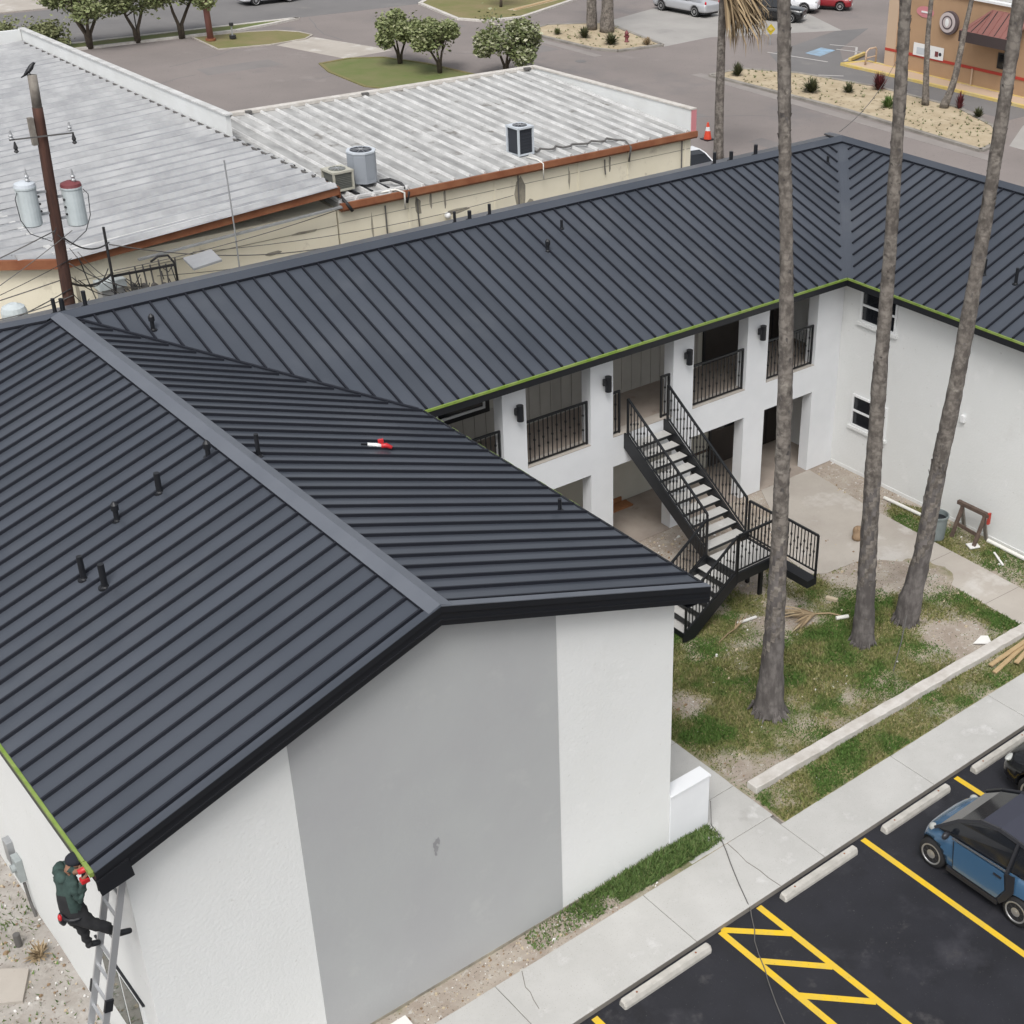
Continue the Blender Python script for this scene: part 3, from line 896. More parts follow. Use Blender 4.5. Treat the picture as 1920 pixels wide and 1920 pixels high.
# valleys: narrow closed valley on the left, wide open metal valley on the right
vA0, vA1 = V(XE, YB, HE), V(ax, YR, ZR)
mb = MB()
d = (vA1 - vA0)
mb.beam(vA0 + d * 0.01 + V(0, 0, 0.03), vA1 - d * 0.03 + V(0, 0, 0.03), 0.05, 0.035)
mb.build('valley', 'dark_shade_metal', roof_of['ae'])
vC0, vC1 = V(XC, YB, HE), V(cx, YR, ZR)
mb = MB()
F1, F2 = frame('b'), frame('cw')
mb.slab([F1(XC + 0.0, 0.0, 0.006), F1(cx, HH, 0.006), F1(cx - 0.14, HH, 0.006), F1(XC - 0.14, 0, 0.006)], (0, 0, -0.008))
mb.slab([F2(YB, 0, 0.006), F2(YR, HH, 0.006), F2(YR - 0.14, HH, 0.006), F2(YB - 0.14, 0, 0.006)], (0, 0, -0.008))
mb.build('valley', 'roof_metal', roof_of['b'])

# ---- eaves: black fascia with green protective film left on the drip edge
def eave(a, b, out, film=True, par=None, fh=0.15):
    a, b, o = V(*a), V(*b), V(*out)
    MB().beam(a + o * 0.012 + V(0, 0, -fh / 2 - 0.045), b + o * 0.012 + V(0, 0, -fh / 2 - 0.045), 0.024, fh).build('fascia', 'black_trim', par)
    MB().beam(a + o * 0.020 + V(0, 0, -0.012), b + o * 0.020 + V(0, 0, -0.012), 0.04, 0.05).build('drip_edge', 'film_green' if film else 'black_trim', par, label='drip edge under pale green protective film' if film else None)
eave((XE, YB, HE), (XC, YB, HE), (0, -1, 0), par=roof_of['b'])
eave((XC, YF, HE), (XC, YB, HE), (-1, 0, 0), par=roof_of['cw'])
eave((XW, YF + 0.28, HE), (XW, YB + 2 * HH, HE), (-1, 0, 0), par=roof_of['aw'])
eave((XE, YF + 3.2, HE), (XE, YB, HE), (1, 0, 0), film=False, par=roof_of['ae'])
for k in range(10):
    y_ = YF + 3.4 + k * .47 + random.uniform(-.05, .05)
    MB().beam((XE + .043, y_, HE - .002), (XE + .043, y_ + random.uniform(.18, .34), HE - .002), .01, .028).build('film_scrap', 'film_green', roof_of['ae'])
eave((XE, YF, HE), (XE, YF + 3.2, HE), (1, 0, 0), film=False, par=roof_of['ae'])
MB().beam((XW - 0.02, YF + 0.02, HE - 0.012), (XW - 0.02, YF + 0.26, HE - 0.012), 0.052, 0.063).build('drip_edge', 'film_green', roof_of['aw'])
# rakes on the near gable: deep black board with a stepped lip
def rake(x0, x1, par, y=YF):
    zz = lambda x: HE + (abs(x - (XW if x < ax else XE)) * PT)
    mb = MB()
    a, b = V(x0, y - 0.014, zz(x0)), V(x1, y - 0.014, zz(x1))
    mb.slab([a + V(0, 0, 0.03), b + V(0, 0, 0.03), b + V(0, 0, -0.265), a + V(0, 0, -0.265)], (0, 0.028, 0))
    mb.slab([a + V(0, -0.024, 0.045), b + V(0, -0.024, 0.045), b + V(0, -0.024, -0.05), a + V(0, -0.024, -0.05)], (0, 0.022, 0))
    mb.slab([a + V(0, -0.016, -0.16), b + V(0, -0.016, -0.16), b + V(0, -0.016, -0.19), a + V(0, -0.016, -0.19)], (0, 0.014, 0))
    mb.build('rake_board', 'black_trim', par)
    mb = MB()
    mb.slab([a + V(0, -0.03, 0.062), b + V(0, -0.03, 0.062), b + V(0, 0.10, 0.062), a + V(0, 0.10, 0.062)], (0, 0, -0.014))
    mb.build('rake_cap', 'cap_sky_metal' if x0 > ax - 0.1 else 'roof_metal', par)
rake(XW, ax, roof_of['aw'])
rake(ax + 0.001, XE, roof_of['ae'])
# boxed eave return at the front left corner
MB().slab([(XW - 0.01, YF - 0.045, HE - 0.10), (XW + 0.40, YF - 0.045, HE + 0.03), (XW + 0.43, YF - 0.045, HE - 0.24), (XW + 0.02, YF - 0.045, HE - 0.33)], (0, 0.05, 0)).build('eave_return', 'black_trim', roof_of['aw'])
sf = MB()
sf.slab([(XW + 0.02, YF + 0.03, HE - 0.225), (WALLW, YF + 0.03, HE - 0.225), (WALLW, YB + 2 * HH - .1, HE - 0.225), (XW + 0.02, YB + 2 * HH - .1, HE - 0.225)], (0, 0, 0.02))
sf.slab([(0, YF + 0.03, HE - 0.225), (XE - 0.02, YF + 0.03, HE - 0.225), (XE - 0.02, YB + .3, HE - 0.225), (0, YB + .3, HE - 0.225)], (0, 0, 0.02))
sf.slab([(XE, YB + 0.03, HE - 0.225), (XC, YB + 0.03, HE - 0.225), (XC, 8.5, HE - 0.225), (XE, 8.5, HE - 0.225)], (0, 0, 0.02))
sf.slab([(XC + 0.03, YF + .03, HE - 0.225), (WALLC, YF + .03, HE - 0.225), (WALLC, 8.5, HE - 0.225), (XC + 0.03, 8.5, HE - 0.225)], (0, 0, 0.02))
sf.build('soffit', 'black_trim', bld)

# ---- vent pipes through the roof, each with a flashing boot
def vent(key, x, y, h, r=0.045, cap_=False, big=False):
    r, h = r * .80, h * .92
    if key in ('aw', 'ae', 'cw', 'ce'):
        z = {'aw': HE + (x - XW) * PT, 'ae': HE + (XE - x) * PT, 'cw': HE + (x - XC) * PT}[key]
    else:
        z = HE + (y - YB) * PT if key == 'b' else HE + (YB + 2 * HH - y) * PT
    par = roof_of[key]
    v = MB().cyl((x, y, z - 0.05), r, h + 0.05, 12).build('vent_pipe', 'black_trim', par, smooth=False)
    if cap_:
        MB().cyl((x, y, z + h), r * 1.5, 0.09, 12).cyl((x, y, z + h + 0.09), r * 1.5, 0.05, 12, r2=0.02).build('vent_cap', 'black_trim', par)
    MB().cyl((x, y, z - 0.02), r * 1.7, 0.045, 12, r2=r * 1.1).cyl((x, y, z - 0.03), r * 2.0, 0.034, 12).build('flashing_boot', 'black_trim', par)
for a in (('aw', -7.28, 4.92, 0.42, .055), ('aw', -7.15, 4.44, 0.42, .06), ('aw', -6.39, 5.74, 0.20, .05, True), ('aw', -5.67, 5.75, 0.36, .06), ('aw', -4.79, 5.81, 0.17, .05, True),
          ('ae', -4.18, 5.31, 0.42, .045), ('ae', -0.05, 2.91, 0.24, .04), ('b', -3.08, 11.9, 0.20, .05, True), ('b', 6.06, 11.37, 0.15, .05, True), ('b', 6.92, 11.97, 0.22, .04),
          ('b', 16.12, 12.02, 0.2, .045), ('cw', 14.29, 5.1, 0.42, .045), ('cw', 14.34, 4.22, 0.42, .05),
          ('bn', -4.04, 14.5, 0.34, .05), ('bn', -3.88, 14.5, 0.30, .06), ('bn', -3.42, 14.5, 0.36, .055), ('bn', 5.59, 14.5, 0.30, .045), ('bn', 6.02, 14.5, 0.24, .06), ('bn', 6.61, 14.5, 0.30, .05),
          ('bn', 14.18, 14.5, 0.36, .06), ('bn', 14.82, 14.5, 0.28, .07), ('bn', 15.78, 14.5, 0.32, .07)):
    vent(*a)

# ---- walls of the near wing
gz = lambda x: HE - 0.16 + (min(x - XW, XE - x)) * PT
wm = MB()
pent = [(WALLW, -0.1), (0.0, -0.1), (0.0, gz(0)), (ax, gz(ax)), (WALLW, gz(WALLW))]
n = 5
vs = [(x, 0.0, z) for x, z in pent] + [(x, 12.0, z) for x, z in pent]
wm.add(vs, [(0, 1, 2, 3, 4), (9, 8, 7, 6, 5)] + [(i, 5 + i, 5 + (i + 1) % 5, (i + 1) % 5) for i in range(5)])
wall_a = wm.build('near_wing_wall', 'stucco_white', bld)
gx0, gx1 = -6.66, -2.34
MB().slab([(gx0, -0.012, 0.0), (gx1, -0.012, 0.0), (gx1, -0.012, gz(gx1) - 0.0), (ax, -0.012, gz(ax)), (gx0, -0.012, gz(gx0))], (0, 0.014, 0)).build('accent_panel', 'panel_grey', wall_a, label='plain grey panel in the middle of the white gable')
MB().box(WALLW - 0.004, 0.02, -0.018, 0.002, -0.09, 0.05).build('plinth', 'stain_dark', wall_a)
# scuff on the grey panel
rs = random.Random(3)
sm = MB()
for k in range(7):
    a = rs.uniform(0, 6.28); r_ = rs.uniform(0.02, 0.15)
    c = (-4.62 + math.cos(a) * r_ * 0.5, -0.0145, 2.79 + math.sin(a) * r_)
    q = rs.uniform(0.014, 0.042)
    sm.add([(c[0] + q * math.cos(t + a) * rs.uniform(.6, 1.3), -0.0145 - 0.0006 * k, c[2] + 2.2 * q * math.sin(t + a) * rs.uniform(.5, 1.2)) for t in (0, 1.05, 2.1, 3.14, 4.2, 5.2)], [(0, 1, 2, 3, 4, 5)])
sm.build('scuff_mark', 'smudge', wall_a)
# low wall at the corner of the gable
MB().box(0.004, 0.93, -0.02, 0.26, -0.1, 1.12).build('low_wall', 'stucco_arcade', wall_a, bevel=0.012)
MB().box(0.004, 0.945, -0.035, 0.275, 1.12, 1.15).build('low_wall_coping', 'stucco_arcade', wall_a)
# west side: window, meter box and conduit
wn = MB().box(WALLW - 0.03, WALLW + 0.01, 0.55, 2.0, 0.9, 2.2).build('window', 'white_paint', bld)
for y0, y1 in ((0.62, 1.24), (1.31, 1.93)):
    MB().box(WALLW - 0.036, WALLW - 0.02, y0, y1, 0.97, 2.13).build('pane', 'glass_green', wn)
MB().box(WALLW - 0.035, WALLW, 0.45, 2.1, 2.2, 2.22).build('window_head', 'black_trim', wn)
mbx = MB().box(WALLW - 0.11, WALLW, 5.66, 5.90, 0.60, 1.05).build('meter_box', 'meter_grey', bld, bevel=0.01)
MB().cyl((WALLW - 0.11, 5.78, 0.86), 0.07, 0.06, 14, (-1, 0, 0)).build('meter', 'meter_grey', mbx)
MB().box(WALLW - 0.11, WALLW, 6.0, 6.2, 0.75, 1.2).build('meter_box', 'galv', bld, bevel=0.01)
MB().tube([(WALLW - 0.05, 5.7, 0.55), (WALLW - 0.05, 5.64, 0.2), (WALLW - 0.05, 5.5, -0.05)], 0.025, 8).build('conduit', 'cable_grey', bld)

# ---- far wing
wc = MB()
XCE = XC + 2 * HH - 0.43
gz2 = lambda x: HE - 0.16 + min(x - XC, XC + 2 * HH - x) * PT
pent = [(WALLC, -0.1), (XCE, -0.1), (XCE, gz2(XCE)), (cx, gz2(cx)), (WALLC, gz2(WALLC))]
vs = [(x, 0.0, z) for x, z in pent] + [(x, 12.0, z) for x, z in pent]
wc.add(vs, [(0, 1, 2, 3, 4), (9, 8, 7, 6, 5)] + [(i, 5 + i, 5 + (i + 1) % 5, (i + 1) % 5) for i in range(5)])
wall_c = wc.build('far_wing_wall', 'stucco_white', bld)
def sash(y0, y1, z0, z1):
    x = WALLC
    f = MB()
    for a, b, c, d_ in ((y0, y1, z0, z0 + 0.055), (y0, y1, z1 - 0.055, z1), (y0, y0 + 0.055, z0 + .055, z1 - .055), (y1 - 0.055, y1, z0 + .055, z1 - .055)):
        f.box(x - 0.045, x + 0.01, a, b, c, d_)
    f.box(x - 0.035, x + 0.01, y0 + .055, y1 - .055, (z0 + z1) / 2 - 0.028, (z0 + z1) / 2 + 0.028)
    wn = f.build('window', 'white_paint', bld)
    MB().box(x - 0.006, x + 0.005, y0 + .055, y1 - .055, z0 + .055, (z0 + z1) / 2 - .028).build('pane', 'glass_dark', wn)
    MB().box(x - 0.012, x + 0.005, y0 + .055, y1 - .055, (z0 + z1) / 2 + .028, z1 - .055).build('pane', 'glass_dark', wn)
    MB().box(x - 0.075, x + 0.01, y0 - 0.06, y1 + 0.06, z0 - 0.085, z0 - 0.002).build('sill', 'stucco_white', wn)
sash(6.62, 7.80, 4.22, 5.13)
sash(6.62, 7.80, 1.33, 2.22)
for y, z in ((4.55, 2.86), (4.28, 2.83)):
    MB().box(WALLC - 0.09, WALLC, y - 0.06, y + 0.06, z - 0.1, z + 0.08).build('outlet_cover', 'white_paint', bld, bevel=0.01)
MB().box(WALLC - 0.014, WALLC + 0.01, 0.0, 8.38, -0.06, 0.09).build('plinth', 'stucco_white', wall_c)

# ---- back wing: arcade of square piers on two floors
PIER = [(-0.02, 0.62), (2.59, 3.2), (4.94, 5.58), (7.37, 8.0), (9.74, 10.45), (12.18, 13.108)]
YA, YA2, YK = 8.40, 8.72, 10.2
ar = MB()
for a, b in PIER:
    ar.box(a, b, YA, YA2, -0.1, 5.24)
for (a, b), (c, d_) in zip(PIER[:-1], PIER[1:]):
    ar.box(b, c, YA, YA2, 2.30, 3.05)
arc = ar.build('arcade', 'stucco_arcade', bld)
MB().box(0.0, 13.1, YA2 + 0.001, YK, 2.82, 3.03).build('gallery_floor', 'walk_floor', bld)
for (a, b), (c, d_) in zip(PIER[:-1], PIER[1:]):
    MB().box(b + .002, c - .002, YA - 0.006, YA2, 3.051, 3.062).build('sill', 'concrete_tan', arc)
MB().box(0.0, 13.1, YA - 0.02, YK, -0.1, 0.02).build('ground_slab', 'walk_floor', bld)
MB().box(0.0, 13.1, YA2 + .001, YK, 5.14, 5.19).build('gallery_ceiling', 'wall_lower', bld)
bw = MB()
bw.box(0.0, 11.75, YK + 0.02, YK + 0.2, -0.1, 5.24)                     # back wall, right end is an open dark passage
bw.box(WALLW + .005, XC + 2 * HH - .435, 17.1, 17.3, -0.1, 5.22)
bw.box(WALLW + .002, WALLW + 0.2, 12.0, 17.1, -0.1, 5.22)
bw.box(XC + 2 * HH - .63, XC + 2 * HH - .432, 12.0, 17.1, -0.1, 5.22)
bw.box(11.6, 11.75, YK + .2, 15.8, -0.1, 5.24)
back = bw.build('back_wall', 'wall_lower', bld)
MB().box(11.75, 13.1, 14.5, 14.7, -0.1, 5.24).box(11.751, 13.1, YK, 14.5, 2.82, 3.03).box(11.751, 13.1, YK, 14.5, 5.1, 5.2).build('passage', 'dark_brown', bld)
OPEN_U = [(1.95, 3.45, 3.72, 4.95), (9.95, 11.3, 3.03, 5.05)]
x = 0.0
rs = random.Random(8)
while x < 11.7:
    x1 = min(x + 0.305, 11.745)
    segs = [(3.03, 5.14)]
    for a, b, c, d_ in OPEN_U:
        if x1 > a and x < b:
            segs = [(z0, c) for z0, z1 in segs if c > z0] + [(d_, z1) for z0, z1 in segs if d_ < z1]
    for z0, z1 in segs:
        if z1 - z0 > 0.05:
            MB().box(x + 0.006, x1 - 0.006, YK - 0.006, YK + 0.019, z0, z1).build('siding_board', 'siding', back)
    MB().box(x - 0.02, x + 0.02, YK - 0.024, YK - 0.007, 4.97 if 1.95 < x < 3.45 or 9.95 < x < 11.3 else 3.03, 5.14).build('batten', 'siding', back)
    x = x1
# gallery window: black frame, white inner frame, dark glass
wn = MB()
for a, b, c, d_ in ((1.95, 3.45, 3.70, 3.80), (1.95, 3.45, 4.87, 4.97), (1.95, 2.05, 3.8, 4.87), (3.35, 3.45, 3.8, 4.87)):
    wn.box(a, b, YK - 0.045, YK + 0.02, c, d_)
wn = wn.build('window', 'black_trim', bld)
f = MB()
for a, b, c, d_ in ((2.05, 3.35, 3.8, 3.86), (2.05, 3.35, 4.81, 4.87), (2.05, 2.11, 3.86, 4.81), (3.29, 3.35, 3.86, 4.81)):
    f.box(a, b, YK - 0.03, YK + 0.02, c, d_)
f.build('frame', 'white_paint', wn)
MB().box(2.1, 3.3, YK - 0.005, YK + 0.018, 3.85, 4.82).build('pane', 'glass_dark', wn)
def door(x0, x1, z0, z1, m='dark_brown'):
    dr = MB().box(x0, x1, YK - 0.03, YK + 0.02, z0, z1).build('door', m, bld)
    MB().box(x0 + 0.12, x1 - 0.12, YK - 0.036, YK - 0.028, z0 + 1.0, z1 - 0.15).build('pane', 'glass_dark', dr)
    MB().cyl((x1 - 0.09, YK - 0.03, z0 + 0.95), 0.03, 0.05, 10, (0, -1, 0)).build('door_handle', 'chrome', dr)
    MB().box(x0 - 0.07, x0, YK - 0.04, YK + 0.01, z0, z1).box(x1, x1 + 0.07, YK - 0.04, YK + 0.01, z0, z1).build('door_frame', 'black_trim', dr)
for z0, z1 in ((.03, 2.6), (3.04, 5.08)):
    sc = MB().box(11.78, 13.09, YK + .01, YK + .05, z0, z1).build('passage_shade', 'dark_brown', bld)  # added dark sheet standing in for the shade inside the passage
    MB().box(12.42, 12.45, YK - .002, YK + .012, z0, z1).build('shade_post', 'black_trim', sc)  # upright added to the shade sheet
door(10.02, 11.25, 3.04, 5.03)
door(10.35, 11.6, 0.03, 2.2)
MB().box(9.3, 11.7, YK - 0.02, YK + 0.018, 0.5, 0.56).build('chair_rail', 'wood_dark', bld)
MB().box(0.1, 7.3, YK - 0.03, YK + 0.018, 0.02, 0.16).build('baseboard', 'wood_orange', bld)
MB().box(5.6, 7.4, YK - 0.36, YK - 0.05, 0.02, 0.06).build('timber', 'wood_orange', bld)

# ---- gallery railings
def railing(x0, x1, y=8.5):
    r = MB()
    r.box(x0, x1, y - 0.022, y + 0.022, 4.08, 4.125)
    r.box(x0, x1, y - 0.015, y + 0.015, 3.09, 3.12)
    for xx in (x0 + 0.02, x1 - 0.02):
        r.box(xx - 0.02, xx + 0.02, y - 0.021, y + 0.021, 3.06, 4.08)
    o = r.build('railing', 'black_steel', bld)
    nb = max(1, int((x1 - x0) / 0.115))
    bl = MB()
    for k in range(1, nb):
        xx = x0 + (x1 - x0) * k / nb
        bl.box(xx - 0.009, xx + 0.009, y - 0.009, y + 0.009, 3.12, 4.08)
        for zz in ((3.42, 3.78) if k % 2 else (3.6,)):
            bl.box(xx - 0.017, xx + 0.017, y - 0.017, y + 0.017, zz, zz + 0.045)
    tag(bl.build('balusters', 'black_steel', o), kind='stuff')
railing(0.64, 2.57)
railing(3.22, 4.92)
railing(8.02, 9.72)
railing(10.47, 12.16)
railing(5.60, 5.86)
railing(7.08, 7.35)

# ---- wall lamps on the piers
for xc in (2.94, 5.33, 7.74, 10.12):
    l = MB().box(xc - 0.045, xc + 0.045, YA - 0.03, YA, 4.42, 4.58).build('wall_lamp', 'black_trim', bld)
    MB().cyl((xc + 0.02, YA - 0.12, 4.31), 0.075, 0.36, 14).build('lamp_body', 'black_trim', l)
    MB().beam((xc - 0.09, YA - 0.10, 4.53), (xc + 0.02, YA - 0.10, 4.53), 0.09, 0.12).build('lamp_arm', 'black_trim', l)

# ============================================================ THE OUTSIDE STAIRCASE
st = thing('metal_staircase', (6.5, 5.0, 0), 'black steel courtyard staircase with grey treads turning at a landing', 'staircase')
SX0, SX1 = 5.90, 7.10
RN, RS = 0.2835, 0.168
YT, ZT = 8.40, 3.03
NT = 10
tread_y = [YT - 0.20 - RN * k for k in range(NT)]
tread_z = [ZT - 0.215 - RS * k for k in range(NT)]
for y, z in zip(tread_y, tread_z):
    MB().box(SX0 + 0.045, SX1 - 0.045, y - 0.15, y + 0.13, z - 0.035, z).build('tread', 'concrete', st)
    MB().box(SX0 + 0.045, SX1 - 0.045, y - 0.172, y - 0.151, z - 0.055, z + 0.003).build('nosing', 'black_steel', st)
ZL = tread_z[-1] - RS
YL1 = tread_y[-1] - 0.17
YL0 = 4.52
MB().box(SX0 + 0.03, SX1 + 0.02, YL0 + 0.03, YL1, ZL - 0.05, ZL).build('landing', 'concrete', st)
lb = MB()
lb.beam((SX0 - 0.02, YL0, ZL - 0.09), (SX1 + 0.06, YL0, ZL - 0.09), 0.06, 0.24)
lb.beam((SX1 + 0.05, YL0, ZL - 0.09), (SX1 + 0.05, YL1, ZL - 0.09), 0.06, 0.24)
lb.beam((SX0, YL0, ZL - 0.09), (SX0, YL1, ZL - 0.09), 0.06, 0.22)
lb.beam((SX0, YL1, ZL - 0.13), (SX1, YL1, ZL - 0.13), 0.06, 0.16)
lb.build('landing_frame', 'black_steel', st)
for x_, y_ in ((SX0 + .25, YL1 - .1), (SX1 - 0.1, YL0 + .35), (SX1 + 0.05, YL1 - 0.05)):
    MB().box(x_ - 0.04, x_ + 0.04, y_ - 0.04, y_ + 0.04, -0.1, ZL - 0.05).build('post', 'black_steel', st)
# stringers of the upper flight
for x_ in (SX0, SX1):
    s_ = MB()
    s_.slab([(x_ - 0.02, YT - 0.02, ZT + 0.05), (x_ - 0.02, YT - 0.16, ZT + 0.03), (x_ - 0.02, YL1 + 0.02, ZL + 0.13), (x_ - 0.02, YL1 + 0.02, ZL - 0.2), (x_ - 0.02, YT - 0.02, ZT - 0.33)], (0.04, 0, 0))
    s_.build('stringer', 'black_steel', st)
def stair_rail(a, b, h0, h1, nb, end_posts=True, name='railing', bot=0.10, knob=True):
    """sloping rail panel from floor point a to floor point b"""
    a, b = V(*a), V(*b)
    r = MB()
    r.beam(a + V(0, 0, h0), b + V(0, 0, h1), 0.045, 0.045)
    r.beam(a + V(0, 0, bot), b + V(0, 0, bot), 0.03, 0.03)
    if end_posts:
        for p, h in ((a, h0), (b, h1)):
            r.beam(p + V(0, 0, -0.05), p + V(0, 0, h), 0.042, 0.042, up=(1, 0, 0))
    o = r.build(name, 'black_steel', st)
    bl = MB()
    for k in range(1, nb):
        p = a + (b - a) * k / nb
        h = h0 + (h1 - h0) * k / nb
        bl.beam(p + V(0, 0, bot), p + V(0, 0, h), 0.018, 0.018, up=(1, 0, 0))
        if knob:
            for q in ((0.36, 0.66) if k % 2 else (0.51,)):
                c = p + V(0, 0, bot + (h - bot) * q)
                bl.box(c[0] - .017, c[0] + .017, c[1] - .017, c[1] + .017, c[2] - .024, c[2] + .024)
    tag(bl.build('balusters', 'black_steel', o), kind='stuff')
for x_ in (SX0, SX1):
    stair_rail((x_, YT - 0.14, ZT + 0.03), (x_, YL1 + 0.05, ZL + 0.14), 0.92, 0.92, 24)
stair_rail((SX1 + 0.05, YL1, ZL), (SX1 + 0.05, YL0, ZL), 0.98, 0.98, 9)
stair_rail((SX0, YL0, ZL), (SX1 + 0.05, YL0, ZL), 0.98, 0.98, 11)
# black steel outrigger with its own railing panel
ox = SX1 + 0.06
MB().box(ox - 0.26, ox + 0.03, 3.36, YL0 - 0.035, ZL - 0.20, ZL - 0.02).build('outrigger', 'black_steel', st)
stair_rail((ox, YL0 - 0.06, ZL + 0.03), (ox, 3.38, ZL + 0.03), 1.0, 1.0, 11)
# lower flight, towards the near wing
N2, RN2 = 6, 0.228
RS2 = ZL / (N2 + 1)
for k in range(N2):
    xx = SX0 - 0.17 - RN2 * k
    z = ZL - RS2 * (k + 1)
    MB().box(xx - 0.13, xx + 0.13, YL0 + 0.05, YL1 - 0.02, z - 0.035, z).build('tread', 'concrete', st)
    MB().box(xx - 0.153, xx - 0.131, YL0 + 0.05, YL1 - 0.02, z - 0.12, z + 0.003).build('nosing', 'black_steel', st)
XF = SX0 - RN2 * (N2 + 0.75)
for y_ in (YL0, YL1 + 0.01):
    s_ = MB()
    s_.slab([(SX0 + 0.0, y_ - 0.022, ZL + 0.06), (XF, y_ - 0.022, 0.24), (XF, y_ - 0.022, 0.02), (XF + 0.22, y_ - 0.022, -0.05), (SX0, y_ - 0.022, ZL - 0.24)], (0, 0.044, 0))
    s_.build('stringer', 'black_steel', st)
    stair_rail((SX0 - 0.03, y_, ZL + 0.02), (XF + 0.06, y_, 0.16), 0.96, 0.92, 15)
# ============================================================ THE TWO STORE BUILDINGS BEHIND
wb = thing('store_building', (13.3, 22, 0), 'cream block store with streaked white ribbed metal roof and rust brown gutter', 'building')
X0, X1, Y0, Y1 = 6.5, 20.2, 22.0, 31.2
rz = lambda y: 4.98 + (y - Y0) * (5.46 - 4.98) / (Y1 - Y0)
wwall = MB().box(X0 + 0.02, X1, Y0 + 0.12, Y1 - 0.1, -0.1, 4.80).build('wall', 'cream', wb)
# faint block courses and pilasters
for xx in (8.9, 12.0, 15.3, 17.4, 19.95):
    MB().box(xx - 0.04, xx + 0.04, Y0 + 0.10, Y0 + 0.12, 0, 4.75).build('pilaster', 'cream', wwall)
for zz in (4.35, 3.7, 3.05, 2.4):
    MB().box(X0 + .03, X1 - 0.01, Y0 + 0.113, Y0 + 0.119, zz - 0.008, zz + 0.008).build('mortar_joint', 'stain_dark', wwall)
rs = random.Random(21)
for xc, zc, ww, hh in ((12.95, 3.9, 0.30, 0.75), (13.3, 3.55, 0.18, 0.4), (9.2, 4.35, 0.12, 0.35), (10.15, 4.45, 0.05, 0.4), (9.65, 4.5, 0.06, 0.3), (10.5, 3.95, 0.5, 0.12), (16.6, 4.4, 0.06, 0.3), (14.9, 4.25, 0.05, 0.4), (7.6, 4.0, .05, .5)):
    q = []
    for k in range(9):
        a = 6.2832 * k / 9
        q.append((xc + ww * math.cos(a) * rs.uniform(.55, 1.1), Y0 + 0.117, zc + hh * math.sin(a) * rs.uniform(.55, 1.1)))
    MB().add(q, [tuple(range(9))]).build('wall_stain', 'stain_dark', wwall)
for xx, z0, z1 in ((12.85, 3.2, 4.7), (16.35, 4.1, 4.6), (9.15, 3.6, 4.6), (8.05, 3.2, 4.6), (19.75, 2.5, 4.7)):
    MB().tube([(xx, Y0 + 0.07, z1), (xx, Y0 + 0.07, (z0 + z1) / 2), (xx + 0.03, Y0 + 0.07, z0)], 0.025, 6).build('conduit', 'cable_grey', wb)
MB().ell((10.15, Y0 + 0.02, 3.92), (0.10, 0.10, 0.10)).cyl((10.15, Y0 + 0.12, 3.95), 0.03, 0.12, 8, (0, -1, 0)).build('flood_lamp', 'white_paint', wb, smooth=True)
rf = MB()
rf.slab([(X0, Y0, rz(Y0) - .02), (X1 - 0.1, Y0, rz(Y0) - .02), (X1 - 0.1, Y1, rz(Y1) - .02), (X0, Y1, rz(Y1) - .02)], (0, 0, -0.16))
rf = rf.build('roof', 'sheet_white', wb)
RWD = 0.555
k = 0
x = X0 + 0.06
while x < X1 - 0.15:
    x1 = min(x + RWD, X1 - 0.13)
    mb = MB()
    ya = Y0 - 0.03 + rs.uniform(-.02, .02)
    mb.slab([(x, ya, rz(ya)), (x1, ya, rz(ya)), (x1, Y1 - .1, rz(Y1 - .1)), (x, Y1 - .1, rz(Y1 - .1))], (0, 0, -0.016))
    ww, hh = 0.055, 0.07
    prof = [(x - ww, 0), (x - ww * .45, hh), (x + ww * .45, hh), (x + ww, 0)]
    yb = Y1 - 0.18
    vs = [(a, ya, rz(ya) + b) for a, b in prof] + [(a, yb, rz(yb) + b) for a, b in prof]
    mb.add(vs, [(0, 1, 5, 4), (1, 2, 6, 5), (2, 3, 7, 6), (0, 3, 2, 1), (4, 5, 6, 7)], 1)
    mb.slab([(x + ww, ya, rz(ya) + .003), (x + ww + rs.uniform(.05, .12), ya, rz(ya) + .003), (x + ww + rs.uniform(.03, .12), yb, rz(yb) + .003), (x + ww, yb, rz(yb) + .003)], (0, 0, -.004), 2)  # thin dark strip: painted shade at the foot of the rib
    mb.build('roof_panel', ['sheet_white', 'sheet_rib', 'sheet_shade'], rf)
    x += RWD
MB().beam((X0 - 0.05, Y1 - 0.02, rz(Y1) + 0.05), (X1, Y1 - 0.02, rz(Y1) + 0.05), 0.30, 0.10).build('ridge_flashing', 'concrete_kerb', rf)
for xx in (7.4, 8.2, 12.6, 19.6):
    MB().beam((xx, Y1 - 0.2, rz(Y1) + 0.09), (xx + rs.uniform(.15, .3), Y1 - 0.25, rz(Y1) + 0.09), 0.14, 0.07).build('patch', 'cable_grey', rf)
gt = MB()
gt.loft([[(xx, Y0 - 0.10, 4.97), (xx, Y0 + 0.10, 4.97), (xx, Y0 + 0.10, 4.74), (xx, Y0 - 0.05, 4.72), (xx, Y0 - 0.11, 4.79)] for xx in (X0 + 0.05, 10.0, 14.0, X1 + 0.12)])
gt.build('gutter', 'rust_brown', wb)
pp = MB()
pp.slab([(X1 - 0.12, Y0 + 0.02, 4.95), (X1 - 0.12, Y0 + 0.02, 5.70), (X1 - 0.12, Y1 + .1, 5.52), (X1 - 0.12, Y1 + .1, 5.30)], (0.2, 0, 0))
pp = pp.build('parapet', 'parapet_white', wb)
MB().beam((X1 - 0.02, Y0 - 0.02, 5.72), (X1 - 0.02, Y1 + 0.1, 5.54), 0.26, 0.05).build('coping', 'concrete_kerb', pp)
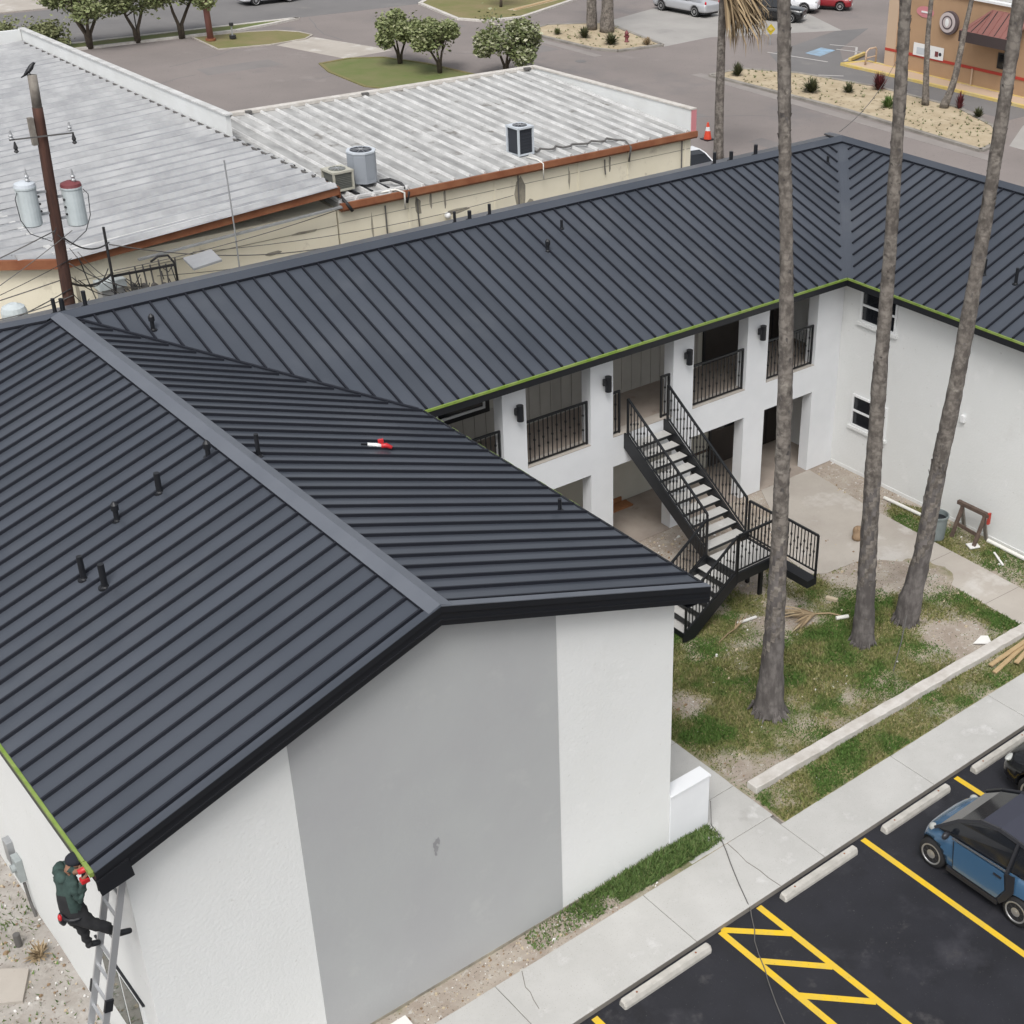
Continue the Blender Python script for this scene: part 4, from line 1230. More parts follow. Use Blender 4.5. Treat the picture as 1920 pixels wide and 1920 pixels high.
MB().box(X1 - 0.10, X1 + 0.12, Y0 - 0.01, Y0 + 0.018, 4.9, 5.69).build('parapet_end', 'sign_pink', pp)

lbd = thing('store_building', (0, 23, 0), 'cream store with dull grey corrugated roof and long white parapet at left', 'building')
LX, LY1 = 6.5, 46.5
FP = [(LX, 22.0), (-1.34, 22.0), (-6.0, 25.1), (-14.0, 30.4)]
def lz(x):
    return 5.5 - (LX - x) * 0.0625 if x > -1.34 else 5.01
def leftx(y):
    if y <= 22.0:
        return -1.34
    if y < 25.1:
        return -1.34 + (y - 22.0) / 3.1 * (-4.66)
    if y < 30.4:
        return -6.0 + (y - 25.1) / 5.3 * (-8.0)
    return -14.0
lw = MB().prism([(LX - .03, 22.13), (-1.30, 22.13), (-5.96, 25.25), (-13.9, 30.5), (-13.9, LY1 - .1), (LX - .03, LY1 - .1)], -0.1, 4.78).build('wall', 'cream', lbd)
for zz in (4.3, 3.6, 2.9):
    MB().box(-1.3, LX - .04, 22.121, 22.129, zz - 0.008, zz + 0.008).build('mortar_joint', 'stain_dark', lw)
for xc, zc, ww, hh in ((5.9, 3.3, .06, .5), (4.4, 3.9, .3, .07), (2.4, 4.0, .5, .05), (-1.1, 3.6, .07, .9), (5.4, 4.3, .5, .05)):
    q = [(xc + ww * math.cos(6.2832 * k / 9) * rs.uniform(.55, 1.1), 22.119, zc + hh * math.sin(6.2832 * k / 9) * rs.uniform(.55, 1.1)) for k in range(9)]
    MB().add(q, [tuple(range(9))]).build('wall_stain', 'stain_dark', lw)
lr = MB()
lr.slab([(LX, 22.0, lz(LX) - .03), (-1.34, 22.0, lz(-1.33) - .03), (-1.34, LY1, lz(-1.33) - .03), (LX, LY1, lz(LX) - .03)], (0, 0, -0.15))
lr.slab([(-1.34, 22.0, 4.98), (-6, 25.1, 4.98), (-14, 30.4, 4.98), (-14, LY1, 4.98), (-1.34, LY1, 4.98)], (0, 0, -0.15))
lr = lr.build('roof', 'sheet_grey', lbd)
y = 22.0
SP = 0.62
while y < LY1 - 0.2:
    y1 = min(y + SP, LY1 - .1)
    mb = MB()
    dz = rs.uniform(-.006, .006)
    xr = LX - 0.05
    mb.slab([(-1.34, y, lz(-1.33)), (xr, y, lz(xr)), (xr, y1, lz(xr)), (-1.34, y1, lz(-1.33))], (0, 0, -0.012))
    xa, xb = leftx(y), leftx(y1)
    if xa < -1.4 or xb < -1.4:
        mb.slab([(xa, y, 5.01), (-1.34, y, 5.01), (-1.34, y1, 5.01), (xb, y1, 5.01)], (0, 0, -0.012))
    # rolled rib with slightly wandering height, and two low corrugations
    for yy, ww, hh in ((y, 0.12, 0.10), (y + SP * .5, 0.08, 0.04)):
        xs = np.linspace(xr, max(xa, -14), 10)
        rings = []
        for xx in xs:
            h_ = hh * rs.uniform(.8, 1.2)
            zz = lz(xx)
            rings.append([(xx, yy - ww, zz), (xx, yy - ww * .4, zz + h_), (xx, yy + ww * .4, zz + h_), (xx, yy + ww, zz)])
        mb.loft(rings, 2 if yy == y else 0)
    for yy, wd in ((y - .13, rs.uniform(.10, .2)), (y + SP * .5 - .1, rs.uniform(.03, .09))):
        mb.slab([(-1.33, yy - wd, lz(-1.33) + .003), (xr, yy - wd * rs.uniform(.3, 1), lz(xr) + .003), (xr, yy, lz(xr) + .003), (-1.33, yy, lz(-1.33) + .003)], (0, 0, -.004), 1)  # flat dark bands: shading of the troughs painted on
    mb.build('roof_panel', ['sheet_grey', 'sheet_shade_grey', 'sheet_roll'], lr)
    y += SP
MB().beam((-1.34, 22.4, 5.03), (-1.34, LY1 - .2, 5.03), 0.16, 0.04).build('lap_flashing', 'sheet_rib', lr)
# bright lapped edge sheets and rust brown gutter along the front
MB().slab([(LX, 21.98, lz(LX) + .02), (-1.34, 21.98, lz(-1.33) + .02), (-1.34, 22.5, lz(-1.33) + .022), (LX, 22.35, lz(LX) + .022)], (0, 0, -0.015)).build('edge_sheet', 'sheet_rib', lr)
for (xa, ya), (xb, yb) in zip(FP[:-1], FP[1:]):
    g = MB()
    d_ = V(ya - yb, xb - xa, 0.0)
    d_ = d_ / np.linalg.norm(d_)
    if d_[1] > 0:
        d_ = -d_
    za, zb = lz(xa), lz(xb)
    g.slab([V(xa, ya, za + .0) + d_ * .02, V(xb, yb, zb) + d_ * .02, V(xb, yb, zb - 0.24) + d_ * .02, V(xa, ya, za - 0.24) + d_ * .02], d_ * 0.11)
    g.build('gutter', 'rust_brown', lbd)
MB().slab([(LX + .02, 21.9, 5.46), (LX + .02, 21.9, 5.16), (LX + .02, 22.7, 5.16), (LX + .02, 22.7, 5.46)], (0.03, 0, 0)).build('end_board', 'rust_brown', lbd)
MB().beam((LX, 21.82, 4.92), (0.5, 21.86, 4.62), 0.10, 0.05).build('old_pipe', 'galv', lbd)
pl = MB().slab([(LX - 0.08, 28.6, 5.42), (LX - 0.08, LY1, 5.42), (LX - 0.08, LY1, 6.00), (LX - 0.08, 28.6, 6.20)], (0.16, 0, 0)).build('parapet', 'parapet_white', lbd)
MB().beam((LX, 28.5, 6.205), (LX, LY1 + .1, 6.005), 0.24, 0.05).build('coping', 'sheet_rib', pl)
MB().beam((LX - 0.13, 23.0, 5.535), (LX - 0.13, LY1, 5.535), 0.05, 0.06).build('counter_flashing', 'cable_grey', pl)
MB().box(-14, LX - .1, LY1 - .1, LY1 + .06, 4.9, 5.98).build('parapet', 'parapet_white', lbd)
for k in range(26):          # gaps in the closure strip between the two roofs
    yy = 22.5 + k * 0.66 + rs.uniform(-.1, .1)
    if yy < 28.4:
        MB().beam((LX - 0.02, yy, 5.53), (LX - 0.02, yy + rs.uniform(.2, .34), 5.53), 0.05, 0.03).build('closure_gap', 'black_trim', lr)

# ---- air conditioning units on the roofs
def ac_box(name, c, w_, d_, h, rz_, label, shell, coil, top='ac_dark', octo=False):
    t = thing(name, c, label, 'air conditioner', 'rooftop air conditioners', rz=rz_, local=True)
    if octo:
        prof = lambda r: [(r * math.cos(R(22.5 + 45 * k)) * w_, r * math.sin(R(22.5 + 45 * k)) * d_) for k in range(8)]
        MB().prism(prof(0.54), 0.06, h - 0.05).build('cabinet', shell, t)
        MB().prism(prof(0.56), h - 0.05, h).build('top_pan', 'ac_light', t)
        for k in range(8):
            a = R(45 * k)
            MB().beam((math.cos(a) * .502 * w_, math.sin(a) * .502 * d_, h * .2), (math.cos(a) * .502 * w_, math.sin(a) * .502 * d_, h * .88), .012, w_ * 0.3, up=(-math.sin(a), math.cos(a), 0)).build('louvre_panel', shell, t)
        MB().beam((w_ * .56, 0, h * .72), (w_ * .56, 0, h * .92), .012, w_ * .18, up=(0, 1, 0)).build('rating_plate', 'white_paint', t)
    else:
        MB().box(-w_ / 2 + .02, w_ / 2 - .02, -d_ / 2 + .02, d_ / 2 - .02, 0.05, h - .04).build('coil', coil, t)
        f = MB()
        for sx in (-1, 1):
            for sy in (-1, 1):
                f.box(sx * w_ / 2 - .028, sx * w_ / 2 + .028, sy * d_ / 2 - .028, sy * d_ / 2 + .028, 0.0, h)
        f.box(-w_ / 2 + .028, w_ / 2 - .028, -d_ / 2 - .015, d_ / 2 + .015, 0, .05)
        f.build('frame', shell, t)
        f = MB().box(-w_ / 2 - .035, w_ / 2 + .035, -d_ / 2 - .035, d_ / 2 + .035, h - .06, h - .001)
        f.build('top_pan', shell, t)
        for sx in (-1, 1):
            g = MB()
            for k in range(7):
                zz = .12 + (h - .28) * k / 6
                g.box(-w_ / 2 + .05, w_ / 2 - .05, sx * (d_ / 2 - .01) - .008, sx * (d_ / 2 - .01) + .008, zz, zz + .012)
            g.build('guard', coil, t)
    r_ = min(w_, d_) * 0.40
    MB().cyl((0, 0, h), r_, 0.012, 20).build('fan_opening', top, t)
    g = MB()
    for k in range(10):
        a = 6.2832 * k / 10
        g.beam((math.cos(a) * r_ * .2, math.sin(a) * r_ * .2, h + .02), (math.cos(a) * r_, math.sin(a) * r_, h + .016), .012, .012)
    g.cyl((0, 0, h + .014), r_ * .22, .02, 10)
    g.build('fan_guard', 'galv', t)
    return t
ac_box('air_conditioner', (7.02, 22.85, 5.12), 0.62, 0.62, 0.58, R(2), 'small beige air conditioner with open top fan at the corner of the two roofs', 'ac_beige', 'ac_coil', 'ac_coil')
ac_box('air_conditioner', (7.95, 23.05, 5.08), 0.80, 0.80, 0.98, R(8), 'tall grey eight sided air conditioner beside the beige one', 'ac_grey', 'ac_dark', octo=True)
ac_box('air_conditioner', (13.62, 22.98, 5.05), 0.58, 0.58, 0.90, R(3), 'square black air conditioner with pale corner posts alone on the white roof', 'ac_light', 'ac_dark')
rk = thing('unit_rack', (7.6, 22.4, 4.97), 'white pipe rack and dark hoses under the two air conditioners at the roof edge', 'rack')
MB().beam((6.6, 22.1, 5.03), (8.9, 22.1, 5.03), .1, .07).beam((6.8, 23.3, 5.03), (8.5, 23.3, 5.03), .1, .07).build('rail', 'sheet_rib', rk)
for x_ in (6.75, 7.3, 7.75, 8.3):
    MB().box(x_ - .03, x_ + .03, 22.2, 23.3, 5.0, 5.08).build('foot', 'black_trim', rk)
MB().tube([(8.3, 22.7, 5.15), (8.5, 22.45, 5.22), (8.72, 22.2, 5.12), (8.78, 21.9, 4.9), (8.72, 21.95, 4.6)], .045, 8).build('hose', 'cable', rk, smooth=True)
MB().tube([(6.75, 22.5, 5.2), (6.68, 22.2, 5.12), (6.72, 21.9, 4.95), (6.86, 21.86, 4.72)], .05, 8).build('hose', 'cable', rk, smooth=True)
MB().tube([(7.5, 22.15, 5.0), (8.4, 22.0, 5.04), (8.6, 21.85, 4.95), (8.62, 21.9, 4.45)], .03, 8).build('drain_pipe', 'pvc', rk, smooth=True)
hz = [(14.0, 22.9, 5.1)]
for k in range(16):
    t_ = k / 15
    hz.append((14.1 + 2.9 * t_, 22.75 - 0.35 * t_ + 0.12 * math.sin(k * 1.9), 5.08 + .05 * abs(math.sin(k * 1.9))))
hz += [(17.25, 22.1, 5.08), (17.3, 21.86, 4.9), (17.28, 21.95, 4.4)]
tag(MB().tube(hz, .035, 6).build('line_hose', 'cable_grey', org=(15.5, 22.5, 5.0), smooth=True), 'dark refrigerant hose snaking from the black unit to the gutter', 'hose')
tag(MB().tube([(13.5, 22.5, 5.06), (13.62, 22.1, 5.05), (13.7, 21.87, 4.95), (13.72, 21.9, 4.45)], .022, 6).build('drain_pipe', 'pvc', org=(13.5, 22.3, 4.9), smooth=True), 'white drain pipe dropping over the gutter below the black unit', 'pipe')

# ============================================================ UTILITY POLE, METERS AND WIRES
px, py = -2.35, 19.0
pole = thing('utility_pole', (px, py, 0), 'dark brown wooden utility pole with two grey transformers behind the roof', 'utility pole')
PB, PTp = V(-2.50, py, 0.0), V(-2.15, py, 10.2)
pat = lambda z: PB + (PTp - PB) * (z / 10.2)
MB().tube([pat(z) for z in (0, 2, 4, 6, 8, 9.2, 9.5)], [.15, .145, .138, .13, .122, .116, .112], 12).build('shaft', 'wood_pole', pole, smooth=True)
MB().tube([pat(9.49), pat(10.2)], [.105, .10], 12).build('pole_top', 'wood_grey', pole, smooth=True)
MB().box(pat(9.0)[0] - .24, pat(9.0)[0] - .13, py - .06, py + .06, 8.7, 9.3).build('cutout', 'wood_grey', pole)
ca = MB().beam((-2.95, py - .16, 8.93), (-1.55, py - .16, 8.88), .022, .03).build('crossarm', 'cable_grey', pole)
for x_ in (-2.9, -1.62):
    MB().lathe([(.03, 0), (.06, .03), (.03, .06), (.06, .09), (.03, .12), (.02, .2)], 10, (x_, py - .16, 8.93)).build('insulator', 'galv', ca)
    MB().lathe([(.02, -.25), (.055, -.22), (.03, -.18), (.05, -.14), (.015, 0)], 10, (x_ + .05, py - .16, 8.88)).build('insulator', 'cable', ca)
for x_, z0, top in ((-2.80, 6.95, 'ac_light'), (-1.80, 6.78, 'maroon')):
    tr = MB().lathe([(.20, 0), (.225, .03), (.225, .84), (.24, .86), (.24, .90)], 20, (x_, py - .05, z0)).build('transformer', 'can_metal', pole, smooth=False)
    MB().lathe([(.235, .90), (.22, .97), (.10, 1.02), (.02, 1.03)], 20, (x_, py - .05, z0)).build('lid', top, tr)
    MB().lathe([(.03, 1.0), (.055, 1.05), (.03, 1.09), (.055, 1.13), (.03, 1.17), (.012, 1.3)], 10, (x_ + .06, py - .12, z0)).build('bushing', 'galv', tr)
    sgn = 1 if x_ < px else -1
    MB().beam((x_ + sgn * .2, py, z0 + .2), (px, py, z0 + .2), .06, .05).beam((x_ + sgn * .2, py, z0 + .7), (px, py, z0 + .7), .06, .05).build('bracket', 'galv', tr)
    for q in range(3):
        MB().ell((x_ + sgn * .23, py - .12, z0 + .3 + .17 * q), (.03, .03, .03), 8, 4).build('lug', 'cable', tr)
    o_ = -sgn
    MB().tube([(x_ + o_ * .22, py - .15, z0 + .82), (x_ + o_ * .30, py - .2, z0 + .7), (x_ + o_ * .27, py - .18, z0 + .2), (x_ + o_ * .12, py - .15, z0 - .15), (x_ + sgn * .3, py - .2, z0 - .4), (px, py - .2, z0 - .1)], .010, 6).build('jumper', 'cable', tr, smooth=True)
bd = thing('bird', (-2.16, 19.0, 10.2), 'small black bird perched on top of the utility pole', 'bird')
bm = MB()
c0 = V(-2.19, 19.0, 10.27)
bm.tube([c0 + V(-.20, 0, -.10), c0 + V(-.09, 0, -.05), c0 + V(-.03, 0, .01), c0 + V(.04, 0, .08), c0 + V(.075, 0, .125), c0 + V(.10, 0, .15), c0 + V(.125, 0, .165), c0 + V(.165, 0, .17)], [.012, .022, .045, .055, .045, .035, .03, .004], 10)
bm.build('body', 'black_trim', bd, smooth=True)
for s_ in (-1, 1):
    MB().tube([c0 + V(.04, s_ * .045, .09), c0 + V(-.03, s_ * .05, .02), c0 + V(-.13, s_ * .02, -.06)], [.012, .03, .006], 8, squash=.4).build('wing', 'car_black', bd, smooth=True)
    MB().tube([c0 + V(0, s_ * .02, .0), c0 + V(.005, s_ * .02, -.07)], .006, 5).build('leg', 'cable', bd)

def wire(a, b, sag, label, r=.014, n=14, m='cable_grey'):
    a, b = V(*a), V(*b)
    pts = [a + (b - a) * k / n + V(0, 0, -sag * 4 * (k / n) * (1 - k / n)) for k in range(n + 1)]
    return tag(MB().tube(pts, r, 5).build('overhead_wire', m, org=tuple(a), smooth=True), label, 'wire', 'wires around the utility pole')
wire((-2.35, 19, 5.55), (-14, 20.5, 4.4), .25, 'thick low wire running left from the utility pole')
wire((-2.35, 18.9, 6.75), (-12, 19.5, 4.9), .35, 'wire from the left transformer dropping away to the left')
wire((-2.3, 18.9, 5.5), (-.35, 21.5, 4.55), .2, 'thick service cable from the pole to the meter cluster', .03, m='cable')
wire((-2.2, 18.9, 6.55), (-.3, 21.5, 5.35), .22, 'service drop from the right transformer to the mast', .02, m='cable')
wire((-.3, 21.5, 5.3), (6.4, 22.0, 3.75), .3, 'sagging cable along the cream wall from mast to far conduit', .016)
wire((-.3, 21.5, 4.6), (6.6, 21.9, 4.85), .12, 'cable stretched under the rust brown gutter', .012)
wire((0.9, 21.8, 4.1), (7.5, 22.05, 3.6), .15, 'thin lower cable along the cream wall', .010)
wire((-1.95, 18.9, 6.0), (-.9, 20.8, 3.4), .12, 'cable curving down from the pole past the meters', .014, m='cable')
wire((-2.3, 19, 4.9), (-13, 21.2, 3.9), .35, 'lowest wire left of the utility pole', .012)
wire((17.6, 13.0, 7.2), (41.9, 31.0, 3.9), .5, 'thin wire from the far roof hip across the street', .012)

rs = random.Random(61)
for k in range(10):
    a_ = V(-2.2 + rs.uniform(-.3, .3), 18.85, rs.uniform(5.0, 6.7))
    b_ = V(rs.uniform(-1.2, 1.4), 21.5, rs.uniform(3.6, 4.7)) if k < 6 else V(rs.uniform(-9, -5), rs.uniform(18, 21), rs.uniform(4.2, 5.6))
    sg_ = rs.uniform(.15, .6)
    MB().tube([a_ + (b_ - a_) * q / 12 + V(0, 0, -sg_ * 4 * (q / 12) * (1 - q / 12)) for q in range(13)], rs.uniform(.008, .014), 5).build('service_wire', 'cable' if k % 2 else 'cable_grey', pole, smooth=True)
wire((2.0, 21.9, 4.5), (12.6, 22.0, 4.1), .25, 'long thin cable sagging along both cream walls', .010)
ms = thing('meter_cluster', (0.3, 21.8, 0), 'tangle of electric conduits, meters and masts on the cream wall', 'electric meters')
MB().cyl((-.35, 21.55, 2.2), .035, 3.55, 10).build('mast', 'cable', ms)
MB().box(-.62, -.02, 21.75, 22.1, 2.6, 4.05).build('switch_cabinet', 'galv', ms, bevel=.01)
MB().box(-.68, .04, 21.70, 22.1, 4.05, 4.25).build('cabinet_hood', 'can_metal', ms)
MB().beam((-.3, 21.6, 4.42), (1.35, 21.65, 4.36), .05, .06).beam((-.2, 21.6, 3.75), (.9, 21.65, 3.72), .05, .05).build('cross_rail', 'cable', ms)
rs = random.Random(9)
for k in range(7):
    x_ = .15 + k * .2
    MB().tube([(x_, 21.66, 2.0), (x_ + rs.uniform(-.03, .03), 21.66, 3.4), (x_ + rs.uniform(-.05, .05), 21.66, 4.4 + rs.uniform(0, .25))], .022, 6).build('conduit', 'cable_grey', ms)
for k in range(26):
    a = V(rs.uniform(-.3, 1.3), 21.58, rs.uniform(3.5, 4.4))
    b = a + V(rs.uniform(-.5, .5), 0, rs.uniform(-.5, .3))
    MB().tube([a, (a + b) / 2 + V(0, -.08, -.18), b], .014, 5).build('loop_wire', 'cable', ms, smooth=True)
for k in range(4):
    MB().cyl((.2 + k * .27, 21.7, 4.0 - .05 * k), .085, .10, 12, (0, -1, 0)).build('meter', 'cable_grey', ms)
MB().tube([(.75, 21.7, 4.55), (.95, 21.68, 4.66), (1.22, 21.66, 4.64), (1.36, 21.66, 4.4), (1.42, 21.66, 2.4)], .03, 8).build('gooseneck', 'cable', ms, smooth=True)
tag(MB().tube([(3.17, 21.75, 2.6), (3.18, 21.72, 5.0), (3.14, 21.7, 6.85)], .022, 8).build('antenna_mast', 'galv', org=(3.17, 21.75, 2.6)), 'thin bare mast rising from the cream wall above the grey roof', 'mast')
tag(MB().slab([(1.55, 20.9, 4.42), (2.35, 20.9, 4.50), (2.35, 21.5, 4.62), (1.55, 21.5, 4.55)], (0, 0, -.06)).build('sheet_hood', 'sheet_grey', org=(2, 21.3, 4.6)), 'small bent sheet metal hood between the roofs by the meters', 'hood')
tag(MB().lathe([(.28, 0), (.30, .05), (.30, .5), (.26, .62), (.1, .7)], 16, (-3.15, 20.6, 3.95)).build('vent_drum', 'can_metal', org=(-3.15, 20.6, 3.9), smooth=False), 'pale metal drum vent at the left edge below the pole wires', 'vent')
# ============================================================ VEGETATION
def leaf_mesh(name, pts, size, mname, seed, flat=0.35, aspect=1.7):
    """one mesh of many small bent leaves at pts"""
    rs = np.random.RandomState(seed)
    n = len(pts)
    pts = np.asarray(pts, float)
    a = rs.normal(size=(n, 3)); a[:, 2] *= flat; a /= np.linalg.norm(a, axis=1)[:, None]
    b = rs.normal(size=(n, 3)); b -= a * (a * b).sum(1)[:, None]; b /= np.linalg.norm(b, axis=1)[:, None]
    s = size * rs.uniform(.6, 1.35, n)[:, None]
    c = np.cross(a, b)
    p0 = pts - a * s * aspect * .5
    p1 = pts + b * s * .5 + c * s * .12
    p2 = pts + a * s * aspect * .5 - c * s * .1
    p3 = pts - b * s * .5 + c * s * .12
    vs = np.stack([p0, p1, p2, p3], 1).reshape(-1, 3)
    me = bpy.data.meshes.new(name)
    me.vertices.add(4 * n)
    me.vertices.foreach_set('co', vs.astype(np.float32).ravel())
    tri = (np.arange(n)[:, None] * 4 + np.array([[0, 1, 2, 0, 2, 3]])).ravel().astype(np.int32)
    me.loops.add(6 * n)
    me.loops.foreach_set('vertex_index', tri)
    me.polygons.add(2 * n)
    me.polygons.foreach_set('loop_start', np.arange(0, 6 * n, 3, dtype=np.int32))
    me.update(calc_edges=True)
    me.materials.append(MATS[mname])
    return me
def tree(loc, h, rad, crown_h, label, leaf, seed, n=6600, size=.125, stems=3, group='small street trees behind the stores', lean=0.0, low=0.0):
    rs = random.Random(seed)
    nr = np.random.RandomState(seed)
    t = thing('street_tree', loc, label, 'tree', group, local=True)
    tk = MB()
    tips = []
    zc = h - crown_h / 2
    for k in range(stems):
        a = 6.28 * k / stems + rs.uniform(-.5, .5)
        o = V(math.cos(a), math.sin(a), 0)
        tip = o * rad * rs.uniform(.35, .7) + V(lean, 0, zc + rs.uniform(-.1, .3) * crown_h)
        p = [V(0, 0, -.05) + o * .05, o * .12 + V(0, 0, h * .18), o * rad * .22 + V(lean * .4, 0, h * .36), (o * rad * .22 + V(lean * .4, 0, h * .36)) * .5 + tip * .5 + V(0, 0, -.08), tip]
        tk.tube(p, [.10 * h / 3, .075 * h / 3, .06 * h / 3, .04 * h / 3, .015], 7)
        tips.append(tip)
        for q in range(3):
            bb = p[2] + (p[3] - p[2]) * rs.uniform(0, 1)
            e = bb + V(rs.uniform(-.6, .6) * rad, rs.uniform(-.6, .6) * rad, rs.uniform(.15, .5) * crown_h)
            tk.tube([bb, (bb + e) / 2 + V(0, 0, .05), e], [.03 * h / 3, .02 * h / 3, .008], 5)
            tips.append(e)
    tk.build('trunk', 'tree_bark', t, smooth=True)
    pts = []
    lobes = []
    for k in range(15):
        a = rs.uniform(0, 6.28)
        r_ = rad * math.sqrt(rs.random()) * .78
        lobes.append((r_ * math.cos(a) + lean, r_ * math.sin(a), zc + crown_h * rs.uniform(-.30, .36) * (1 - .4 * r_ / rad) + low, rad * rs.uniform(.24, .40)))
    for lx, ly, lz_, lr_ in lobes:
        m = n // len(lobes)
        d = nr.normal(size=(m, 3)); d /= np.linalg.norm(d, axis=1)[:, None]
        rr = lr_ * nr.uniform(.45, 1.08, m)[:, None]
        q = np.array([[lx, ly, lz_]]) + d * rr * np.array([[1, 1, .8 * crown_h / (1.4 * rad)]])
        pts.append(q)
    for e in tips:
        pts.append(e + nr.normal(size=(40, 3)) * rad * .16)
    pts = np.concatenate(pts)
    pts = pts[pts[:, 2] > h * .22]
    o = bpy.data.objects.new('crown', leaf_mesh('crown', pts, size, leaf, seed))
    COL.objects.link(o)
    o.parent = t
    return t
tree((29.8, 57.1, .08), 2.75, 1.40, 2.0, 'leftmost of three round trees on the corner lawn behind the white roof', 'leaf_green', 1)
tree((30.3, 53.8, .08), 2.85, 1.65, 2.1, 'middle of three round trees on the corner lawn, with forked trunks', 'leaf_green', 2, lean=-.1)
tree((32.7, 51.0, .08), 3.1, 1.95, 2.6, 'rightmost and largest corner tree with pale speckled leaves', 'leaf_pale', 3, n=9000, low=-.1)
tree((17.6, 70.5, .08), 4.1, 2.3, 2.9, 'verge tree with many thin forked stems nearest the grey roof', 'leaf_green', 4, n=4200, stems=4)
tree((20.4, 70.5, .08), 4.1, 2.1, 2.9, 'slender leaning verge tree between two forked trees', 'leaf_green', 5, stems=2)
tree((23.0, 70.3, .08), 4.2, 2.3, 2.9, 'verge tree with a V shaped trunk beside the red pole', 'leaf_green', 6, stems=2, lean=.3)
tree((13.2, 71.5, .08), 2.0, 1.7, 1.7, 'low olive bush tree at the left behind the white parapet', 'leaf_olive', 7, low=-.2)
tree((15.6, 71.6, .08), 1.6, 1.5, 1.5, 'rounded olive shrub tree between the bush and the forked verge trees', 'leaf_olive', 8, low=-.25)
tree((9.2, 73.5, .08), 2.3, 2.0, 2.0, 'dark bush tree at the far left corner beside the road', 'leaf_green', 9, low=-.2)
tree((44.3, 68.0, .08), 3.3, 1.1, 1.5, 'thin dark tree standing on the far grass island', 'leaf_dark', 10, n=1400, stems=1, group=None)

# spiky bed plants
def spiky(loc, r, h, n, m, label, name='bed_shrub', seed=0, w=.035, cat='shrub'):
    rs = random.Random(seed)
    mb = MB()
    for k in range(n):
        a = rs.uniform(0, 6.28)
        e = rs.uniform(.15, 1.35)
        L = rs.uniform(.6, 1.05)
        d = V(math.cos(a) * math.cos(e) * r, math.sin(a) * math.cos(e) * r, math.sin(e) * h) * L
        s = V(-math.sin(a), math.cos(a), 0) * w
        b0 = V(*loc) + V(rs.uniform(-.12, .12) * r, rs.uniform(-.12, .12) * r, 0)
        mid = b0 + d * .55 + V(0, 0, .06 * h)
        mb.add([b0 - s * .6, b0 + s * .6, mid + s, mid - s, b0 + d], [(0, 1, 2, 3), (3, 2, 4)])
    o = mb.build(name, m, org=loc)
    return tag(o, label, cat, 'plants in the sand beds by the road')
P = [((43.1, 43.6, .09), .55, .85, 150, 'leaf_dark', 'dark spiky shrub at the left tip of the long sand bed'),
     ((45.6, 42.3, .09), .40, .65, 110, 'leaf_weed', 'green spiky shrub half behind the tall palm trunk'),
     ((43.6, 38.4, .09), .75, .85, 220, 'leaf_dark', 'largest dark shrub in the long sand bed'),
     ((45.2, 37.2, .09), .5, .6, 120, 'leaf_dark', 'small dark shrub beside the red leaved plant'),
     ((47.0, 36.6, .09), .6, 1.1, 190, 'leaf_red', 'dark red leaved plant at the edge of the drive lane'),
     ((44.4, 33.7, .09), .6, .7, 150, 'leaf_weed', 'green shrub in front of the second palm trunk'),
     ((47.2, 31.3, .09), .35, 1.0, 110, 'leaf_red', 'narrow red leaved plant right of the leaning bed palm'),
     ((46.6, 29.6, .09), .45, .6, 110, 'leaf_dark', 'dark shrub at the right end of the long sand bed'),
     ((42.6, 56.7, .09), .60, .75, 140, 'leaf_dark', 'shrub left of the twin palms on the small sand bed'),
     ((42.7, 54.2, .09), .7, .8, 180, 'leaf_dark', 'dark shrub in front of the twin palms'),
     ((41.9, 58.5, .09), .5, .5, 100, 'leaf_olive', 'pale dry shrub at the left of the small sand bed'),
     ((44.4, 52.9, .09), .5, .5, 80, 'frond_dry', 'withered shrub right of the fire hydrant')]
for k, (l, r_, h_, n_, m_, lb_) in enumerate(P):
    spiky(l, r_, h_, n_, m_, lb_, seed=30 + k)
# low tufts over the sand
mb = MB()
rs = random.Random(77)
cnt = 0
while cnt < 330:
    poly = I1 if rs.random() < .75 else I2
    xs = [p[0] for p in poly]; ysx = [p[1] for p in poly]
    x_, y_ = rs.uniform(min(xs), max(xs)), rs.uniform(min(ysx), max(ysx))
    if not in_poly(np.array([x_]), np.array([y_]), poly)[0]:
        continue
    cnt += 1
    for q in range(5):
        a = rs.uniform(0, 6.28)
        s = rs.uniform(.05, .16)
        mb.add([(x_ - .03 * math.sin(a), y_ + .03 * math.cos(a), .085), (x_ + .03 * math.sin(a), y_ - .03 * math.cos(a), .085), (x_ + s * math.cos(a), y_ + s * math.sin(a), .09 + rs.uniform(.04, .14))], [(0, 1, 2)])
tag(mb.build('bed_tufts', 'leaf_olive'), 'scattered low dry tufts on the sand beds', 'tufts', kind='stuff')

# ---- palms
def frond(mb, base, a, elev, L, rs, mi=0, droop=.9, w=.55, leaflets=18):
    """fan palm frond: stalk and a fan of drooping blades"""
    d = V(math.cos(a) * math.cos(elev), math.sin(a) * math.cos(elev), math.sin(elev))
    tip = V(*base) + d * L * .5
    mb.tube([base, V(*base) + d * L * .25 + V(0, 0, .02), tip], [.03, .022, .015], 4, False, mi)
    sd = V(-math.sin(a), math.cos(a), 0)
    for k in range(leaflets):
        t = -1 + 2 * k / (leaflets - 1)
        e = d * math.cos(t * 1.3) + sd * math.sin(t * 1.3)
        l = L * .55 * (1 - .25 * abs(t))
        mid = tip + e * l * .55
        end = tip + e * l + V(0, 0, -droop * l * rs.uniform(.4, .8))
        s = np.cross(e, (0, 0, 1)) * .03
        mb.add([tip, mid + s, mid - s, end], [(0, 1, 2), (2, 1, 3)], mi)
